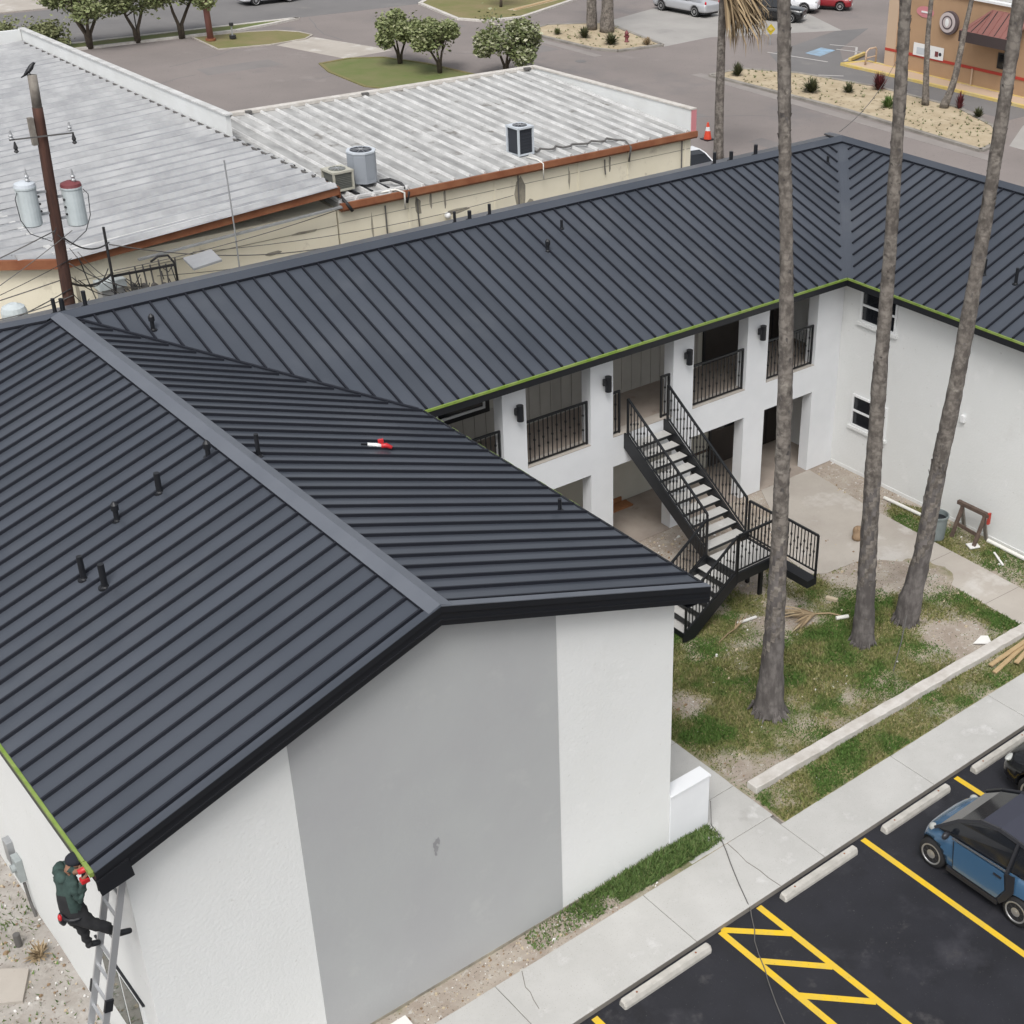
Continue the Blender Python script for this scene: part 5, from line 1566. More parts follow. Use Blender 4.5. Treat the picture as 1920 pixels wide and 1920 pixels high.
def palm(path, radii, label, crown_z, group, name='palm_tree', bark='palm_bark', skirt=0, seed=0, fl=1.5, nring=None, seg=14, green=26, skirt_dir=None):
    rs = random.Random(seed)
    t = thing(name, (path[0][0], path[0][1], path[0][2]), label, 'palm tree', group)
    pth = [np.array(p, float) for p in path]
    dense, rr = [], []
    for i in range(len(pth) - 1):
        L = pth[i + 1][2] - pth[i][2]
        k = max(2, int(L / (.11 if seg >= 14 else .3)))
        for q in range(k):
            f = q / k
            dense.append(pth[i] * (1 - f) + pth[i + 1] * f)
            rr.append((radii[i] * (1 - f) + radii[i + 1] * f))
    dense.append(pth[-1]); rr.append(radii[-1])
    dense = np.array(dense)
    kk = 5 if seg >= 14 else 1
    if len(dense) > 12:            # ease the polyline
        sm = dense.copy()
        for i in range(len(dense)):
            a, b = max(0, i - kk), min(len(dense), i + kk + 1)
            sm[i] = dense[a:b].mean(0)
        sm[:, 2] = dense[:, 2]
        dense = sm
    nr = np.random.RandomState(seed)
    mb = MB()
    rings = []
    ph = nr.uniform(0, 6.28, 3)
    jag = nr.uniform(-1, 1, (len(dense), seg))
    for i, (p, r_) in enumerate(zip(dense, rr)):
        wob = 1 + .03 * ((i * .83) % 1.0) + .03 * math.sin(i * .37 + ph[1]) + .025 * math.sin(i * .11 + ph[2])
        rings.append([(p[0] + r_ * (wob + .05 * jag[i, k] + .03 * math.sin(k * 2.1 + i * .13)) * math.cos(6.2832 * k / seg), p[1] + r_ * (wob + .05 * jag[i, k]) * math.sin(6.2832 * k / seg), p[2]) for k in range(seg)])
    mb.loft(rings)
    if seg >= 14:
        mb.m = [1 if mb.v[f[0]][2] < 2.6 + 1.3 * math.sin(f[0] * 1.7) + .8 * math.sin(f[0] * .43) else 0 for f in mb.f]
    mb.build('trunk', [bark, 'palm_bark_base'], t, smooth=True)
    if seg >= 14:                 # old leaf-base flakes on the bark
        fk = MB()
        for q in range(260):
            i = rs.randrange(6, len(dense) - 1)
            if dense[i][2] < 1.3 and rs.random() < .8:
                continue
            a = rs.uniform(0, 6.28)
            r_ = rr[i] * 1.0
            w_ = rs.uniform(.02, .05); h_ = rs.uniform(.05, .16)
            c = dense[i] + V(math.cos(a) * r_, math.sin(a) * r_, 0)
            o = V(math.cos(a), math.sin(a), 0); s = V(-math.sin(a), math.cos(a), 0)
            fk.add([c - s * w_ - o * .015, c + s * w_ - o * .01, c + s * w_ * .5 + o * rs.uniform(.004, .018) + V(0, 0, h_), c - s * w_ * .5 + o * rs.uniform(.004, .018) + V(0, 0, h_)], [(0, 1, 2, 3)], rs.choice((0, 0, 1)))
        tag(fk.build('bark_flakes', ['palm_bark', 'palm_bark_base'], t), kind='stuff')
    if seg >= 14:
        rt = MB()
        for q in range(46):
            a = rs.uniform(0, 6.28)
            r0 = radii[0] * rs.uniform(.86, .98)
            r1 = radii[0] * rs.uniform(1.08, 1.40)
            o = V(math.cos(a), math.sin(a), 0)
            c0 = V(*path[0])
            rt.tube([c0 + o * r0 + V(0, 0, rs.uniform(.08, .22)), c0 + o * (r0 + r1) * .5 + V(0, 0, rs.uniform(.03, .08)), c0 + o * r1 + V(0, 0, -.01)], [.022, .02, .008], 5)
        tag(rt.build('root_skirt', 'palm_bark_base', t), kind='stuff')
    top = dense[-1]
    cb = MB()
    for q in range(green):
        frond(cb, top + V(0, 0, rs.uniform(-.3, .3)), rs.uniform(0, 6.28), rs.uniform(-.25, 1.3), fl * rs.uniform(.85, 1.15), rs)
    cb.build('crown', 'frond_green', t)
    if skirt:
        sk = MB()
        for q in range(skirt):
            a = rs.uniform(0, 6.28) if skirt_dir is None else skirt_dir + rs.gauss(0, .5)
            r0 = rr[-1] * rs.uniform(.8, 1.6)
            z0 = top[2] - rs.uniform(-.2, 1.2)
            ou = rs.uniform(.25, .95) if skirt_dir is None else rs.uniform(.2, 1.9)
            L = rs.uniform(.9, 2.0) if skirt_dir is None else rs.uniform(1.2, 2.6)
            s = V(-math.sin(a), math.cos(a), 0) * rs.uniform(.02, .05)
            o = V(math.cos(a), math.sin(a), 0)
            p0 = V(top[0], top[1], z0) + o * r0
            p1 = p0 + o * ou * .6 + V(0, 0, -L * .35)
            p2 = p0 + o * ou * 1.05 + V(0, 0, -L * .75)
            p3 = p0 + o * ou * rs.uniform(.9, 1.15) + V(0, 0, -L)
            sk.add([p0 - s, p0 + s, p1 + s * 1.5, p1 - s * 1.5, p2 + s, p2 - s, p3], [(0, 1, 2, 3), (3, 2, 4, 5), (5, 4, 6)])
        sk.build('dead_fronds', 'frond_dry', t)
    return t
g1 = 'tall palms on the courtyard lawn'
palm([(4.08, 1.63, 0), (4.08, 1.63, .12), (4.09, 1.62, .5), (4.09, 1.62, 1.12), (4.09, 1.62, 2.98), (4.05, 1.65, 5.29), (4.01, 1.69, 7.4), (3.94, 1.76, 9.35), (3.83, 1.85, 11.15), (3.77, 1.91, 12.42), (3.71, 1.96, 13.62), (3.6, 2.05, 16.5)],
     [.335, .325, .27, .215, .168, .142, .128, .115, .108, .105, .102, .10], 'nearest of the three tall palm trunks, rising in front of the black staircase', 16.5, g1, seed=1)
palm([(7.37, 2.06, 0), (7.37, 2.06, .12), (7.36, 2.07, .6), (7.32, 2.11, 2.1), (7.26, 2.16, 4.24), (7.21, 2.2, 6.34), (7.19, 2.22, 8.51), (7.14, 2.27, 10.51), (7.1, 2.3, 11.92), (7.06, 2.34, 13.25), (7.0, 2.4, 16.2)],
     [.245, .25, .222, .182, .16, .142, .125, .112, .106, .102, .10], 'middle one of the three tall palm trunks on the lawn', 16.2, g1, seed=2)
palm([(8.72, 2.02, 0), (8.73, 2.01, .15), (8.76, 1.98, .55), (8.80, 1.95, .9), (8.88, 1.88, 1.74), (8.94, 1.82, 3.57), (9.04, 1.73, 5.29), (9.11, 1.67, 7.15), (9.17, 1.62, 8.99), (9.2, 1.59, 10.52), (9.22, 1.57, 11.97), (9.23, 1.56, 13.16), (9.25, 1.55, 16.0)],
     [.255, .275, .265, .215, .195, .18, .162, .147, .134, .127, .121, .116, .11], 'rightmost and leaning one of the three tall palm trunks with a bulbous foot', 16.0, g1, seed=3)
g2 = 'street palms beyond the building'
palm([(30.8, 31.9, 0), (30.77, 31.92, 2.4), (30.76, 31.93, 4.7), (30.75, 31.94, 8.2)], [.24, .19, .17, .15], 'street palm with a skirt of dead fronds behind the back roof', 8.2, g2, seed=4, seg=10, skirt=420, skirt_dir=-.75, green=18)
palm([(44.57, 58.43, .08), (44.56, 58.44, 2), (44.5, 58.5, 9)], [.34, .27, .22], 'left trunk of the twin palms on the small sand bed', 9, g2, seed=5, seg=10, green=14)
palm([(44.87, 57.3, .08), (44.9, 57.27, 2), (44.95, 57.2, 9.2)], [.46, .36, .27], 'right and thicker trunk of the twin palms on the small sand bed', 9.2, g2, seed=6, seg=10, green=14)
palm([(46.42, 32.88, .08), (46.36, 32.93, .9), (46.3, 32.98, 1.89), (46.21, 33.06, 3.74), (46.21, 33.07, 5.28), (46.2, 33.1, 9)], [.22, .17, .15, .13, .12, .11], 'thin upright palm in front of the tan restaurant wall', 9, g2, seed=7, seg=10, green=14)
palm([(46.70, 31.98, .08), (46.88, 31.82, .7), (47.04, 31.67, 1.5), (47.19, 31.54, 3.87), (47.33, 31.42, 5.41), (47.5, 31.3, 9)], [.26, .20, .17, .14, .12, .11], 'thin leaning palm in front of the round restaurant sign', 9, g2, seed=8, seg=10, green=14)
# ============================================================ RESTAURANT ACROSS THE STREET
rsb = thing('restaurant', (56, 34, 0), 'tan stucco restaurant with red stripe, round sign and awning across the street', 'building')
RX = 52.0
rw = MB().box(RX, 66, 20, 40.5, -0.1, 4.5).build('wall', 'tan_wall', rsb)
MB().box(RX - .06, RX + .5, 39.9, 40.62, -.1, 4.5).build('corner_pier', 'tan_light', rw)
MB().box(RX - .12, 66.1, 19.9, 40.72, 4.5, 4.62).build('cornice', 'white_paint', rsb)
MB().box(RX + .3, 66.1, 20, 40.4, 4.62, 4.66).build('roof', 'concrete', rsb)
MB().box(RX - .035, RX, 20, 39.88, .95, 1.10).box(RX - .075, RX - .061, 39.88, 40.62, .95, 1.10).build('red_band', 'red_stripe', rw)
# round sign: pale disc with dark rim, ring and white centre
def disc(x, y, z, r, th, m, name, par, n=32):
    return MB().cyl((x, y, z), r, th, n, (-1, 0, 0)).build(name, m, par)
sg = disc(RX, 36.2, 3.12, .62, .16, 'logo_dark', 'round_sign', rsb)
disc(RX - .16, 36.28, 3.13, .53, .03, 'logo_ring', 'sign_face', sg)
disc(RX - .19, 36.28, 3.13, .36, .012, 'logo_dark', 'sign_ring', sg)
disc(RX - .202, 36.28, 3.13, .28, .012, 'logo_ring', 'sign_ring', sg)
MB().ell((RX - .215, 36.28, 3.13), (.015, .13, .22), 14, 8).build('sign_centre', 'white_paint', sg)
sv = MB().add([(RX - .03, 38.0 + .62 * math.cos(6.2832 * k / 20), 3.42 + .30 * math.sin(6.2832 * k / 20)) for k in range(20)], [tuple(range(20))]).build('oval_sign', 'sign_pink', rsb)
MB().slab([(RX - .06, 37.75, 3.37), (RX - .06, 38.25, 3.37), (RX - .06, 38.25, 3.46), (RX - .06, 37.75, 3.46)], (.02, 0, 0)).build('lettering', 'white_paint', sv)
mbd = MB().box(RX - .07, RX - .036, 36.4, 38.55, 1.05, 1.72).build('menu_board', 'white_paint', rsb)
MB().box(RX - .08, RX - .07, 36.75, 36.98, 1.2, 1.48).build('menu_picture', 'maroon', mbd)
MB().cyl((RX - .07, 36.62, 1.36), .10, .01, 12, (-1, 0, 0)).build('menu_picture', 'ac_dark', mbd)
MB().box(RX - .08, RX - .07, 37.3, 38.3, 1.15, 1.5).build('menu_picture', 'ac_light', mbd)
aw = MB().slab([(RX - .02, 33.5, 4.2), (RX - .02, 31.0, 4.2), (RX - 1.2, 31.0, 3.1), (RX - 1.2, 34.6, 3.1)], (0, 0, -.06)).build('awning', 'awning_red', rsb)
for k in range(9):
    y_ = 31.2 + k * .38
    MB().beam((RX - .1, min(y_, 33.4), 4.16), (RX - 1.18, y_, 3.13), .03, .05).build('awning_rib', 'awning_dark' if k % 2 else 'awning_red', aw)
MB().box(RX - 1.24, RX - 1.2, 31.0, 34.6, 2.55, 3.1).box(RX - 1.2, RX, 34.56, 34.6, 2.55, 3.1).build('valance', 'awning_dark', aw)
wn = MB().box(RX - .05, RX + .01, 31.85, 32.75, 1.3, 2.12).build('window', 'black_trim', rsb)
MB().box(RX - .056, RX - .04, 31.93, 32.67, 1.38, 2.04).build('pane', 'glass_dark', wn)
MB().cyl((RX - .08, 34.3, .05), .05, .95, 10).build('downpipe', 'tan_light', rsb)
yk = kerbed('drive_kerb', [(50.55, 20), (RX - .02, 20), (RX - .02, 41.9), (50.2, 42.3), (50.4, 38.0)], 'tan_light', 'yellow_kerb', .14, .24)
MB().beam((51.2, 42.6, .16), (53.3, 43.3, .16), .18, .16).build('kerb_end', 'yellow_kerb', yk)
gr = thing('guard_rail', (51.0, 41.0, 0), 'white tubular guard rail at the corner of the restaurant', 'rail')
MB().tube([(51.0, 41.2, .1), (51.0, 41.2, .85), (51.3, 41.25, .98), (51.9, 41.3, .98), (52.0, 41.3, .85), (52.0, 41.3, .1)], .05, 8).build('hoop', 'tan_light', gr, smooth=True)
MB().tube([(51.0, 41.2, .5), (52.0, 41.3, .5)], .035, 8).build('bar', 'tan_light', gr)
fence = thing('dark_fence', (60, 43, 0), 'black screen fence behind the restaurant corner', 'fence')
MB().box(57.0, 72, 43.2, 43.3, 0, 2.4).build('panel', 'awning_dark', fence)
for x_ in np.arange(57, 72, 2.5):
    MB().box(x_ - .06, x_ + .06, 43.1, 43.4, 0, 2.5).build('post', 'black_trim', fence)
# street furniture
hy = thing('fire_hydrant', (43.9, 54.2, .09), 'dark red fire hydrant on the small sand bed', 'hydrant')
MB().lathe([(.14, 0), (.14, .05), (.10, .08), (.10, .45), (.13, .47), (.13, .52), (.10, .60), (.04, .66), (.03, .70)], 12, (43.9, 54.2, .08)).build('barrel', 'maroon', hy, smooth=True)
MB().cyl((43.72, 54.2, .43), .05, .36, 8, (1, 0, 0)).cyl((43.9, 54.35, .40), .07, .1, 8, (0, -3, 0)).build('nozzle', 'maroon', hy)
cn = thing('traffic_cone', (32.8, 34.8, 0), 'orange and white traffic cone in the street beside the white parapet', 'cone')
MB().box(32.55, 33.05, 34.55, 35.05, 0, .05).build('base', 'black_trim', cn)
MB().cyl((32.8, 34.8, .05), .19, .38, 14, r2=.12).build('cone', 'orange_cone', cn)
MB().cyl((32.8, 34.8, .43), .12, .18, 14, r2=.085).build('collar', 'white_paint', cn)
MB().cyl((32.8, 34.8, .61), .085, .2, 14, r2=.04).build('tip', 'orange_cone', cn)
sp = thing('warning_sign', (50.8, 48.8, 0), 'yellow diamond warning sign on a thin post beyond the palm trunk', 'sign')
MB().cyl((50.8, 48.8, 0), .03, 1.2, 8).build('post', 'galv', sp)
MB().slab([V(50.78, 48.78, 0.95) + a for a in (V(-.20, .20, .0), V(0, 0, .34), V(.20, -.20, .0), V(0, 0, -.34))], (-.02, -.02, 0)).build('plate', 'sign_yellow', sp)
MB().slab([V(50.74, 48.74, 0.95) + a for a in (V(-.10, .10, .02), V(0, 0, .14), V(.10, -.10, .02), V(0, 0, -.10))], (-.01, -.01, 0)).build('symbol', 'yellow_kerb', sp)
rp = thing('painted_pole', (24.05, 68.7, 0), 'thick rust red painted steel pole beside the verge trees', 'pole')
MB().tube([(24.05, 68.7, 0), (24.0, 68.7, 3), (23.95, 68.7, 8)], [.19, .18, .17], 12).build('shaft', 'awning_red', rp, smooth=True)
MB().cyl((24.05, 68.7, .05), .3, .12, 12).build('base', 'rust_brown', rp)
ut = thing('valve_post', (25.3, 68.4, .09), 'small dark valve post on the grass near the red pole', 'post')
MB().cyl((25.3, 68.4, .08), .05, .75, 8).build('stem', 'galv', ut)
MB().cyl((25.3, 68.4, .8), .13, .16, 10).cyl((25.3, 68.4, .08), .2, .18, 10).build('head', 'cable', ut)
st2 = thing('verge_post', (20.9, 71.7, .09), 'thin grey post on the verge between the trees', 'post')
MB().cyl((20.9, 71.7, .08), .035, 2.1, 8).build('stem', 'cable_grey', st2)
# ============================================================ VEHICLES (local space: +y is forward)
def bake(ob):
    """replace an object's mesh by its evaluated mesh"""
    dg = bpy.context.evaluated_depsgraph_get()
    me = bpy.data.meshes.new_from_object(ob.evaluated_get(dg))
    ob.modifiers.clear()
    ob.data = me
    return ob
def wheel(t, x, y, r, wd, side):
    w_ = MB()
    w_.lathe([(r * .62, 0), (r * .9, 0), (r, wd * .2), (r, wd * .8), (r * .9, wd), (r * .62, wd)], 28)
    w_.v = [(x + (q[2] - wd) * 1.0 if side > 0 else x - (q[2] - wd), y + q[0], r + q[1]) for q in w_.v]
    ty = w_.build('wheel', 'tyre', t, smooth=True)
    rm = MB()
    o = side
    xf = x + o * .008
    rm.lathe([(r * .72, 0), (r * .72, .03), (r * .64, .03), (r * .60, .016), (r * .2, .024), (r * .02, .026)], 28)
    rm.v = [(xf - o * .03 + o * q[2], y + q[0], r + q[1]) for q in rm.v]
    ob = rm.build('rim', 'rim', ty)
    sp = MB()
    for k in range(9):
        a = 6.2832 * k / 9
        p = V(xf - o * .014, y + math.cos(a) * r * .42, r + math.sin(a) * r * .42)
        d = V(0, math.cos(a), math.sin(a))
        sp.beam(p - d * r * .12, p + d * r * .12, .014, r * .07, up=(0, -math.sin(a), math.cos(a)))
    sp.build('rim_slots', 'car_charcoal', ty)
    MB().cyl((xf - o * .02, y, r), r * .13, .02, 14, (o, 0, 0)).build('hub_cap', 'rim', ty)
def car(name, loc, rz_, label, paint, spec, group=None, scale=1.0):
    t = thing(name, loc, label, spec.get('cat', 'car'), group, rz=rz_, local=True)
    t.scale = (scale,) * 3
    L, W_, wr = spec['L'], spec['W'] / 2, spec['wr']
    rings = []
    for (y, w_, zb, zm, wt, zt, zc) in spec['st']:
        w_ *= W_; wt *= W_
        rings.append([(-.8 * w_, y, zb), (.8 * w_, y, zb), (.985 * w_, y, zb + .08), (w_, y, zm), (wt, y, zt), (.55 * wt, y, zc), (-.55 * wt, y, zc), (-wt, y, zt), (-w_, y, zm), (-.985 * w_, y, zb + .08)])
    mats_ = [paint] if not isinstance(paint, (list, tuple)) else list(paint)
    bd_ = MB().loft(rings).build('body', mats_[0], t, smooth=True, subd=2)
    cut = MB()
    for yw in spec['wy']:
        cut.cyl((-W_ - .3, yw, wr * 1.02), wr * 1.17, .52, 24, (1, 0, 0))
        cut.cyl((W_ - .22, yw, wr * 1.02), wr * 1.17, .52, 24, (1, 0, 0))
    co = cut.build('cutter', 'tyre', t)
    bo = bd_.modifiers.new('b', 'BOOLEAN')
    bo.operation = 'DIFFERENCE'
    bo.object = co
    bo.solver = 'EXACT'
    bpy.context.view_layer.update()
    bake(bd_)
    bpy.data.objects.remove(co)
    if len(mats_) > 1:
        bd_.data.materials.clear()
        for m in mats_:
            bd_.data.materials.append(MATS[m])
        f = spec.get('matf')
        for p in bd_.data.polygons:
            p.material_index = f(p.center) if f else 0
    for p in bd_.data.polygons:
        p.use_smooth = True
    for yw in spec['wy']:
        for s in (-1, 1):
            wheel(t, s * (W_ - .03), yw, wr, .19, s)
    MB().box(-W_ * .8, W_ * .8, -L / 2 + .2, L / 2 - .2, wr * .62, wr * 1.0).build('underbody', 'black_trim', t)
    for yw in spec['wy']:
        MB().cyl((-W_ * .74, yw, wr * 1.05), wr * 1.12, W_ * 1.48, 20, (1, 0, 0)).build('wheel_housing', 'black_trim', t)
    # cabin: side profile points from windscreen foot over the roof to the rear
    for ci, cb in enumerate(spec['cabins']):
        wb, wr_ = cb['wb'] * W_, cb['wr'] * W_
        pr = cb['prof']
        zb, zr = min(p[1] for p in pr), max(p[1] for p in pr)
        hw = lambda z: wb + (wr_ - wb) * max(0, min(1, (z - zb) / (zr - zb))) ** .8
        g = MB().loft([[(s * hw(z), y, z) for y, z in pr] for s in (-1, -.5, .5, 1)])
        gl = g.build('glass', 'glass_dark', t, bevel=.03)
        rfm = cb.get('roof', mats_[0])
        top = [p for p in pr if p[1] > zb + (zr - zb) * .9]
        MB().loft([[(s * hw(z) * 1.01, y, z + .012) for y, z in top] + [(s * hw(z) * 1.01, y, z - .02) for y, z in top[::-1]] for s in (-1, -.6, 0, .6, 1)]).build('roof', rfm, t, smooth=False, bevel=.01)
        for s in (-1, 1):
            pil = MB()
            for k in range(len(pr) - 1):
                (ya, za), (yb, zb_) = pr[k], pr[k + 1]
                pil.beam((s * hw(za) * 1.0, ya, za), (s * hw(zb_) * 1.0, yb, zb_), .055, .05, up=(s, 0, .3))
            for yb in cb.get('bp', []):
                zt_ = np.interp(-yb, [-p[0] for p in pr], [p[1] for p in pr])
                pil.beam((s * hw(zb) * 1.005, yb, zb), (s * hw(zt_) * 1.0, yb - .03, zt_), .05, .09, up=(s, 0, 0))
            pil.build('window_frame', cb.get('pillar', mats_[0]), t)
    zf = spec['lz']
    for s in (-1, 1):
        MB().ell((s * W_ * spec.get('lx', .74), L / 2 - spec.get('lin', .16), zf), spec.get('lr', (.15, .10, .07)), 12, 6).build('headlight', 'lamp_clear', t, smooth=True)
        MB().ell((s * W_ * .80, -L / 2 + .09, zf + spec.get('tz', .15)), (.09, .07, .14), 10, 6).build('tail_light', 'lamp_red', t, smooth=True)
        MB().ell((s * (W_ + .09), spec['my'], spec['mz']), (.09, .055, .07), 10, 6).beam((s * (W_ - .05), spec['my'], spec['mz'] - .02), (s * (W_ + .05), spec['my'], spec['mz'] - .02), .03, .03).build('mirror', 'car_charcoal', t, smooth=True)
    MB().box(-.26, .26, L / 2 - .035, L / 2 + .012, wr * 1.1, wr * 1.1 + .12).build('number_plate', 'white_paint', t)
    return t

MICRO = dict(L=2.5, W=1.51, wr=.285, wy=(.90, -.905), lz=.72, lin=.225, lx=.745, lr=(.075, .10, .085), my=.58, mz=1.0,
    st=[(1.25, .62, .26, .42, .52, .56, .58), (1.20, .84, .22, .45, .74, .66, .70), (1.02, .97, .20, .52, .86, .80, .86), (.74, 1.0, .20, .56, .92, .93, .97), (.35, 1.0, .18, .58, .95, .98, .98), (-.3, 1.0, .18, .58, .95, 1.01, 1.0), (-.75, 1.0, .20, .60, .94, 1.03, 1.03), (-1.08, .95, .24, .62, .88, 1.00, 1.02), (-1.22, .84, .28, .60, .78, .92, .95), (-1.25, .62, .34, .55, .6, .8, .82)],
    cabins=[dict(wb=.95, wr=.72, prof=[(.90, .90), (.52, 1.24), (.12, 1.47), (-.25, 1.53), (-.75, 1.51), (-1.02, 1.40), (-1.17, .98)], roof='car_top', pillar='car_charcoal', bp=(-.62,))],
    matf=None)
mc = car('parked_car', (3.985, -4.13, -.10), 0, 'small blue two seat car with dark roof parked in the marked bay', ['car_blue', 'car_charcoal'], MICRO, 'cars in the parking bays')
# door line, belt highlight and handle on the side towards us
for s in (-1, 1):
    dr = MB()
    dr.slab([(s * .757, .40, .34), (s * .757, -.52, .34), (s * .757, -.66, .62), (s * .752, -.60, .93), (s * .745, .46, .90)], (s * .008, 0, 0))
    dr = dr.build('door', 'car_blue', mc, bevel=.006)
    MB().beam((s * .748, .50, .94), (s * .745, -.60, .985), .03, .022).build('belt_strip', 'chrome', dr)
    MB().slab([(s * .750, -.605, .96), (s * .752, -.675, .62), (s * .752, -.535, .335), (s * .752, -.60, .27), (s * .752, -.70, .40), (s * .752, -.83, .66), (s * .748, -.80, 1.0)], (s * .013, 0, 0)).build('safety_cell', 'car_charcoal', mc, bevel=.004)
    MB().box(s * .772 - .008, s * .772 + .008, -.56, -.40, .80, .835).build('door_handle', 'car_charcoal', dr)
    for p_, q_ in (((.46, .90), (.40, .34)), ((.40, .34), (-.52, .34)), ((-.52, .34), (-.66, .62)), ((-.66, .62), (-.60, .93))):
        MB().beam((s * .758, p_[0], p_[1]), (s * .758, q_[0], q_[1]), .012, .014, up=(s, 0, 0)).build('shut_line', 'black_trim', dr)
    MB().beam((s * .752, .52, .27), (s * .752, -.56, .27), .05, .09).build('sill', 'car_charcoal', mc)
MB().box(-.4, .4, 1.235, 1.262, .40, .46).build('grille', 'black_trim', mc)

SEDAN = dict(lr=(.14, .07, .05), L=4.4, W=1.78, wr=.33, wy=(1.35, -1.32), lz=.68, my=.75, mz=1.0,
    st=[(2.2, .60, .28, .48, .5, .60, .62), (2.12, .86, .22, .5, .76, .70, .74), (1.85, .97, .2, .55, .86, .80, .86), (1.2, 1.0, .2, .58, .9, .92, .97), (.5, 1.0, .19, .6, .93, .97, .98), (-.6, 1.0, .19, .6, .93, .99, .99), (-1.4, 1.0, .2, .6, .92, 1.0, 1.02), (-2.0, .96, .24, .6, .84, .96, 1.0), (-2.15, .85, .3, .6, .74, .86, .9), (-2.2, .6, .36, .55, .55, .74, .76)],
    cabins=[dict(wb=.90, wr=.66, prof=[(1.0, .94), (.25, 1.38), (-.2, 1.44), (-.9, 1.40), (-1.6, .98)], bp=(-.25,))])
SUV = dict(L=4.5, W=1.84, wr=.36, wy=(1.35, -1.33), lz=.85, my=.8, mz=1.12, cat='car',
    st=[(2.25, .7, .32, .55, .6, .78, .80), (2.18, .9, .28, .6, .8, .92, .96), (1.9, .98, .27, .65, .88, 1.0, 1.05), (1.1, 1.0, .26, .66, .93, 1.06, 1.10), (.4, 1.0, .26, .68, .94, 1.08, 1.08), (-1.0, 1.0, .26, .68, .94, 1.1, 1.1), (-1.9, .98, .28, .68, .92, 1.1, 1.1), (-2.2, .9, .32, .68, .84, 1.06, 1.06), (-2.25, .7, .4, .65, .66, .95, .95)],
    cabins=[dict(wb=.92, wr=.72, prof=[(.95, 1.04), (.35, 1.55), (-.2, 1.66), (-1.6, 1.62), (-2.15, 1.08)], bp=(-.2, -1.2))])
TRUCK = dict(L=5.7, W=1.98, wr=.40, wy=(1.80, -1.75), lz=.92, my=1.0, mz=1.2, cat='truck', tz=.2,
    st=[(2.85, .75, .38, .62, .68, .88, .9), (2.75, .94, .33, .66, .86, 1.02, 1.06), (2.3, 1.0, .32, .7, .92, 1.1, 1.14), (1.5, 1.0, .32, .72, .94, 1.15, 1.18), (.4, 1.0, .32, .74, .95, 1.16, 1.16), (-.7, 1.0, .32, .74, .95, 1.16, 1.16), (-1.0, 1.0, .33, .74, .95, 1.14, 1.02), (-2.4, 1.0, .34, .74, .95, 1.14, 1.0), (-2.78, .97, .38, .74, .92, 1.12, 1.0), (-2.85, .9, .45, .72, .86, 1.05, .98)],
    cabins=[dict(wb=.92, wr=.74, prof=[(1.35, 1.12), (.75, 1.70), (.2, 1.80), (-.6, 1.76), (-.95, 1.14)], bp=(.1,))])
car('parked_car', (6.72, -4.80, -.10), 0, 'black car in the next bay, cut by the right edge', 'car_black', SEDAN, 'cars in the parking bays')
gv = 'vehicles parked beyond the street'
car('pickup_truck', (53.75, 59.85, .0), R(5.6), 'silver pickup truck on the concrete apron showing its red tail light', 'car_silver', TRUCK, gv, .86)
car('parked_car', (62.85, 55.65, .0), R(-144), 'dark red sport utility car nose right beyond the apron', 'car_red', SUV, gv, .86)
car('parked_car', (57.0, 54.5, .0), R(-150), 'black sport utility car mostly hidden behind the dead palm fronds', 'car_black', SUV, gv, .86)
car('pickup_truck', (59.9, 56.7, .0), R(-146), 'white pickup truck with dark nose seen past the nearest palm trunk', 'car_white', TRUCK, gv, .86)
car('parked_car', (32.7, 78.4, .0), R(90), 'white car driving on the far road at the top edge', 'car_white', SUV, gv, .9)
car('parked_car', (27.3, 29.9, .0), R(170), 'white car with dark rear window in the gap beside the cream wall', 'car_white', SEDAN, gv, .95)

# ============================================================ LADDER AND WORKER
ld = thing('ladder', (-9.7, 0, 0), 'aluminium ladder leaning under the front left eave', 'ladder')
LT, LB = V(-8.985, 0, 5.13), V(-10.42, 0, -.02)
lp = lambda z, y: LB + (LT - LB) * ((z + .02) / 5.15) + V(0, y, 0)
for y_ in (-.20, .20):
    MB().beam(lp(0, y_), lp(5.13, y_), .03, .085, up=(1, 0, .28)).build('rail', 'alu', ld)
    MB().beam(lp(.02, y_) + V(0, 0, -.05), lp(.12, y_), .05, .1).build('foot', 'black_trim', ld)
    MB().beam(lp(3.15, y_ * 1.12), lp(3.32, y_ * 1.12), .045, .1, up=(1, 0, .28)).build('rung_lock', 'black_trim', ld)
for k in range(16):
    z = .20 + k * .305
    MB().beam(lp(z, -.2), lp(z, .2), .034, .034).build('rung', 'alu', ld)

wk = thing('person', (-9.5, .15, 3.87), 'worker in green top, dark trousers and black cap on the ladder at the eave', 'person')
J = dict(pelvis=(-9.56, .06, 4.60), belly=(-9.59, .10, 4.76), chest=(-9.58, .15, 4.99), neck=(-9.50, .17, 5.15), head0=(-9.45, .17, 5.21), head=(-9.385, .15, 5.27), crown=(-9.375, .16, 5.35),
         rsh=(-9.51, -.02, 5.09), rel=(-9.50, -.08, 4.87), rwr=(-9.42, -.10, 5.17), rhd=(-9.395, -.10, 5.26),
         lsh=(-9.55, .36, 5.17), lel=(-9.47, .43, 5.10), lwr=(-9.44, .06, 5.22), lhd=(-9.41, -.02, 5.27),
         rhp=(-9.52, -.03, 4.54), rkn=(-9.30, -.10, 4.33), ran=(-9.16, .02, 4.04), rto=(-8.98, .02, 3.985),
         lhp=(-9.58, .15, 4.53), lkn=(-9.50, .18, 4.22), lan=(-9.48, .17, 3.95), lto=(-9.33, .15, 3.915))
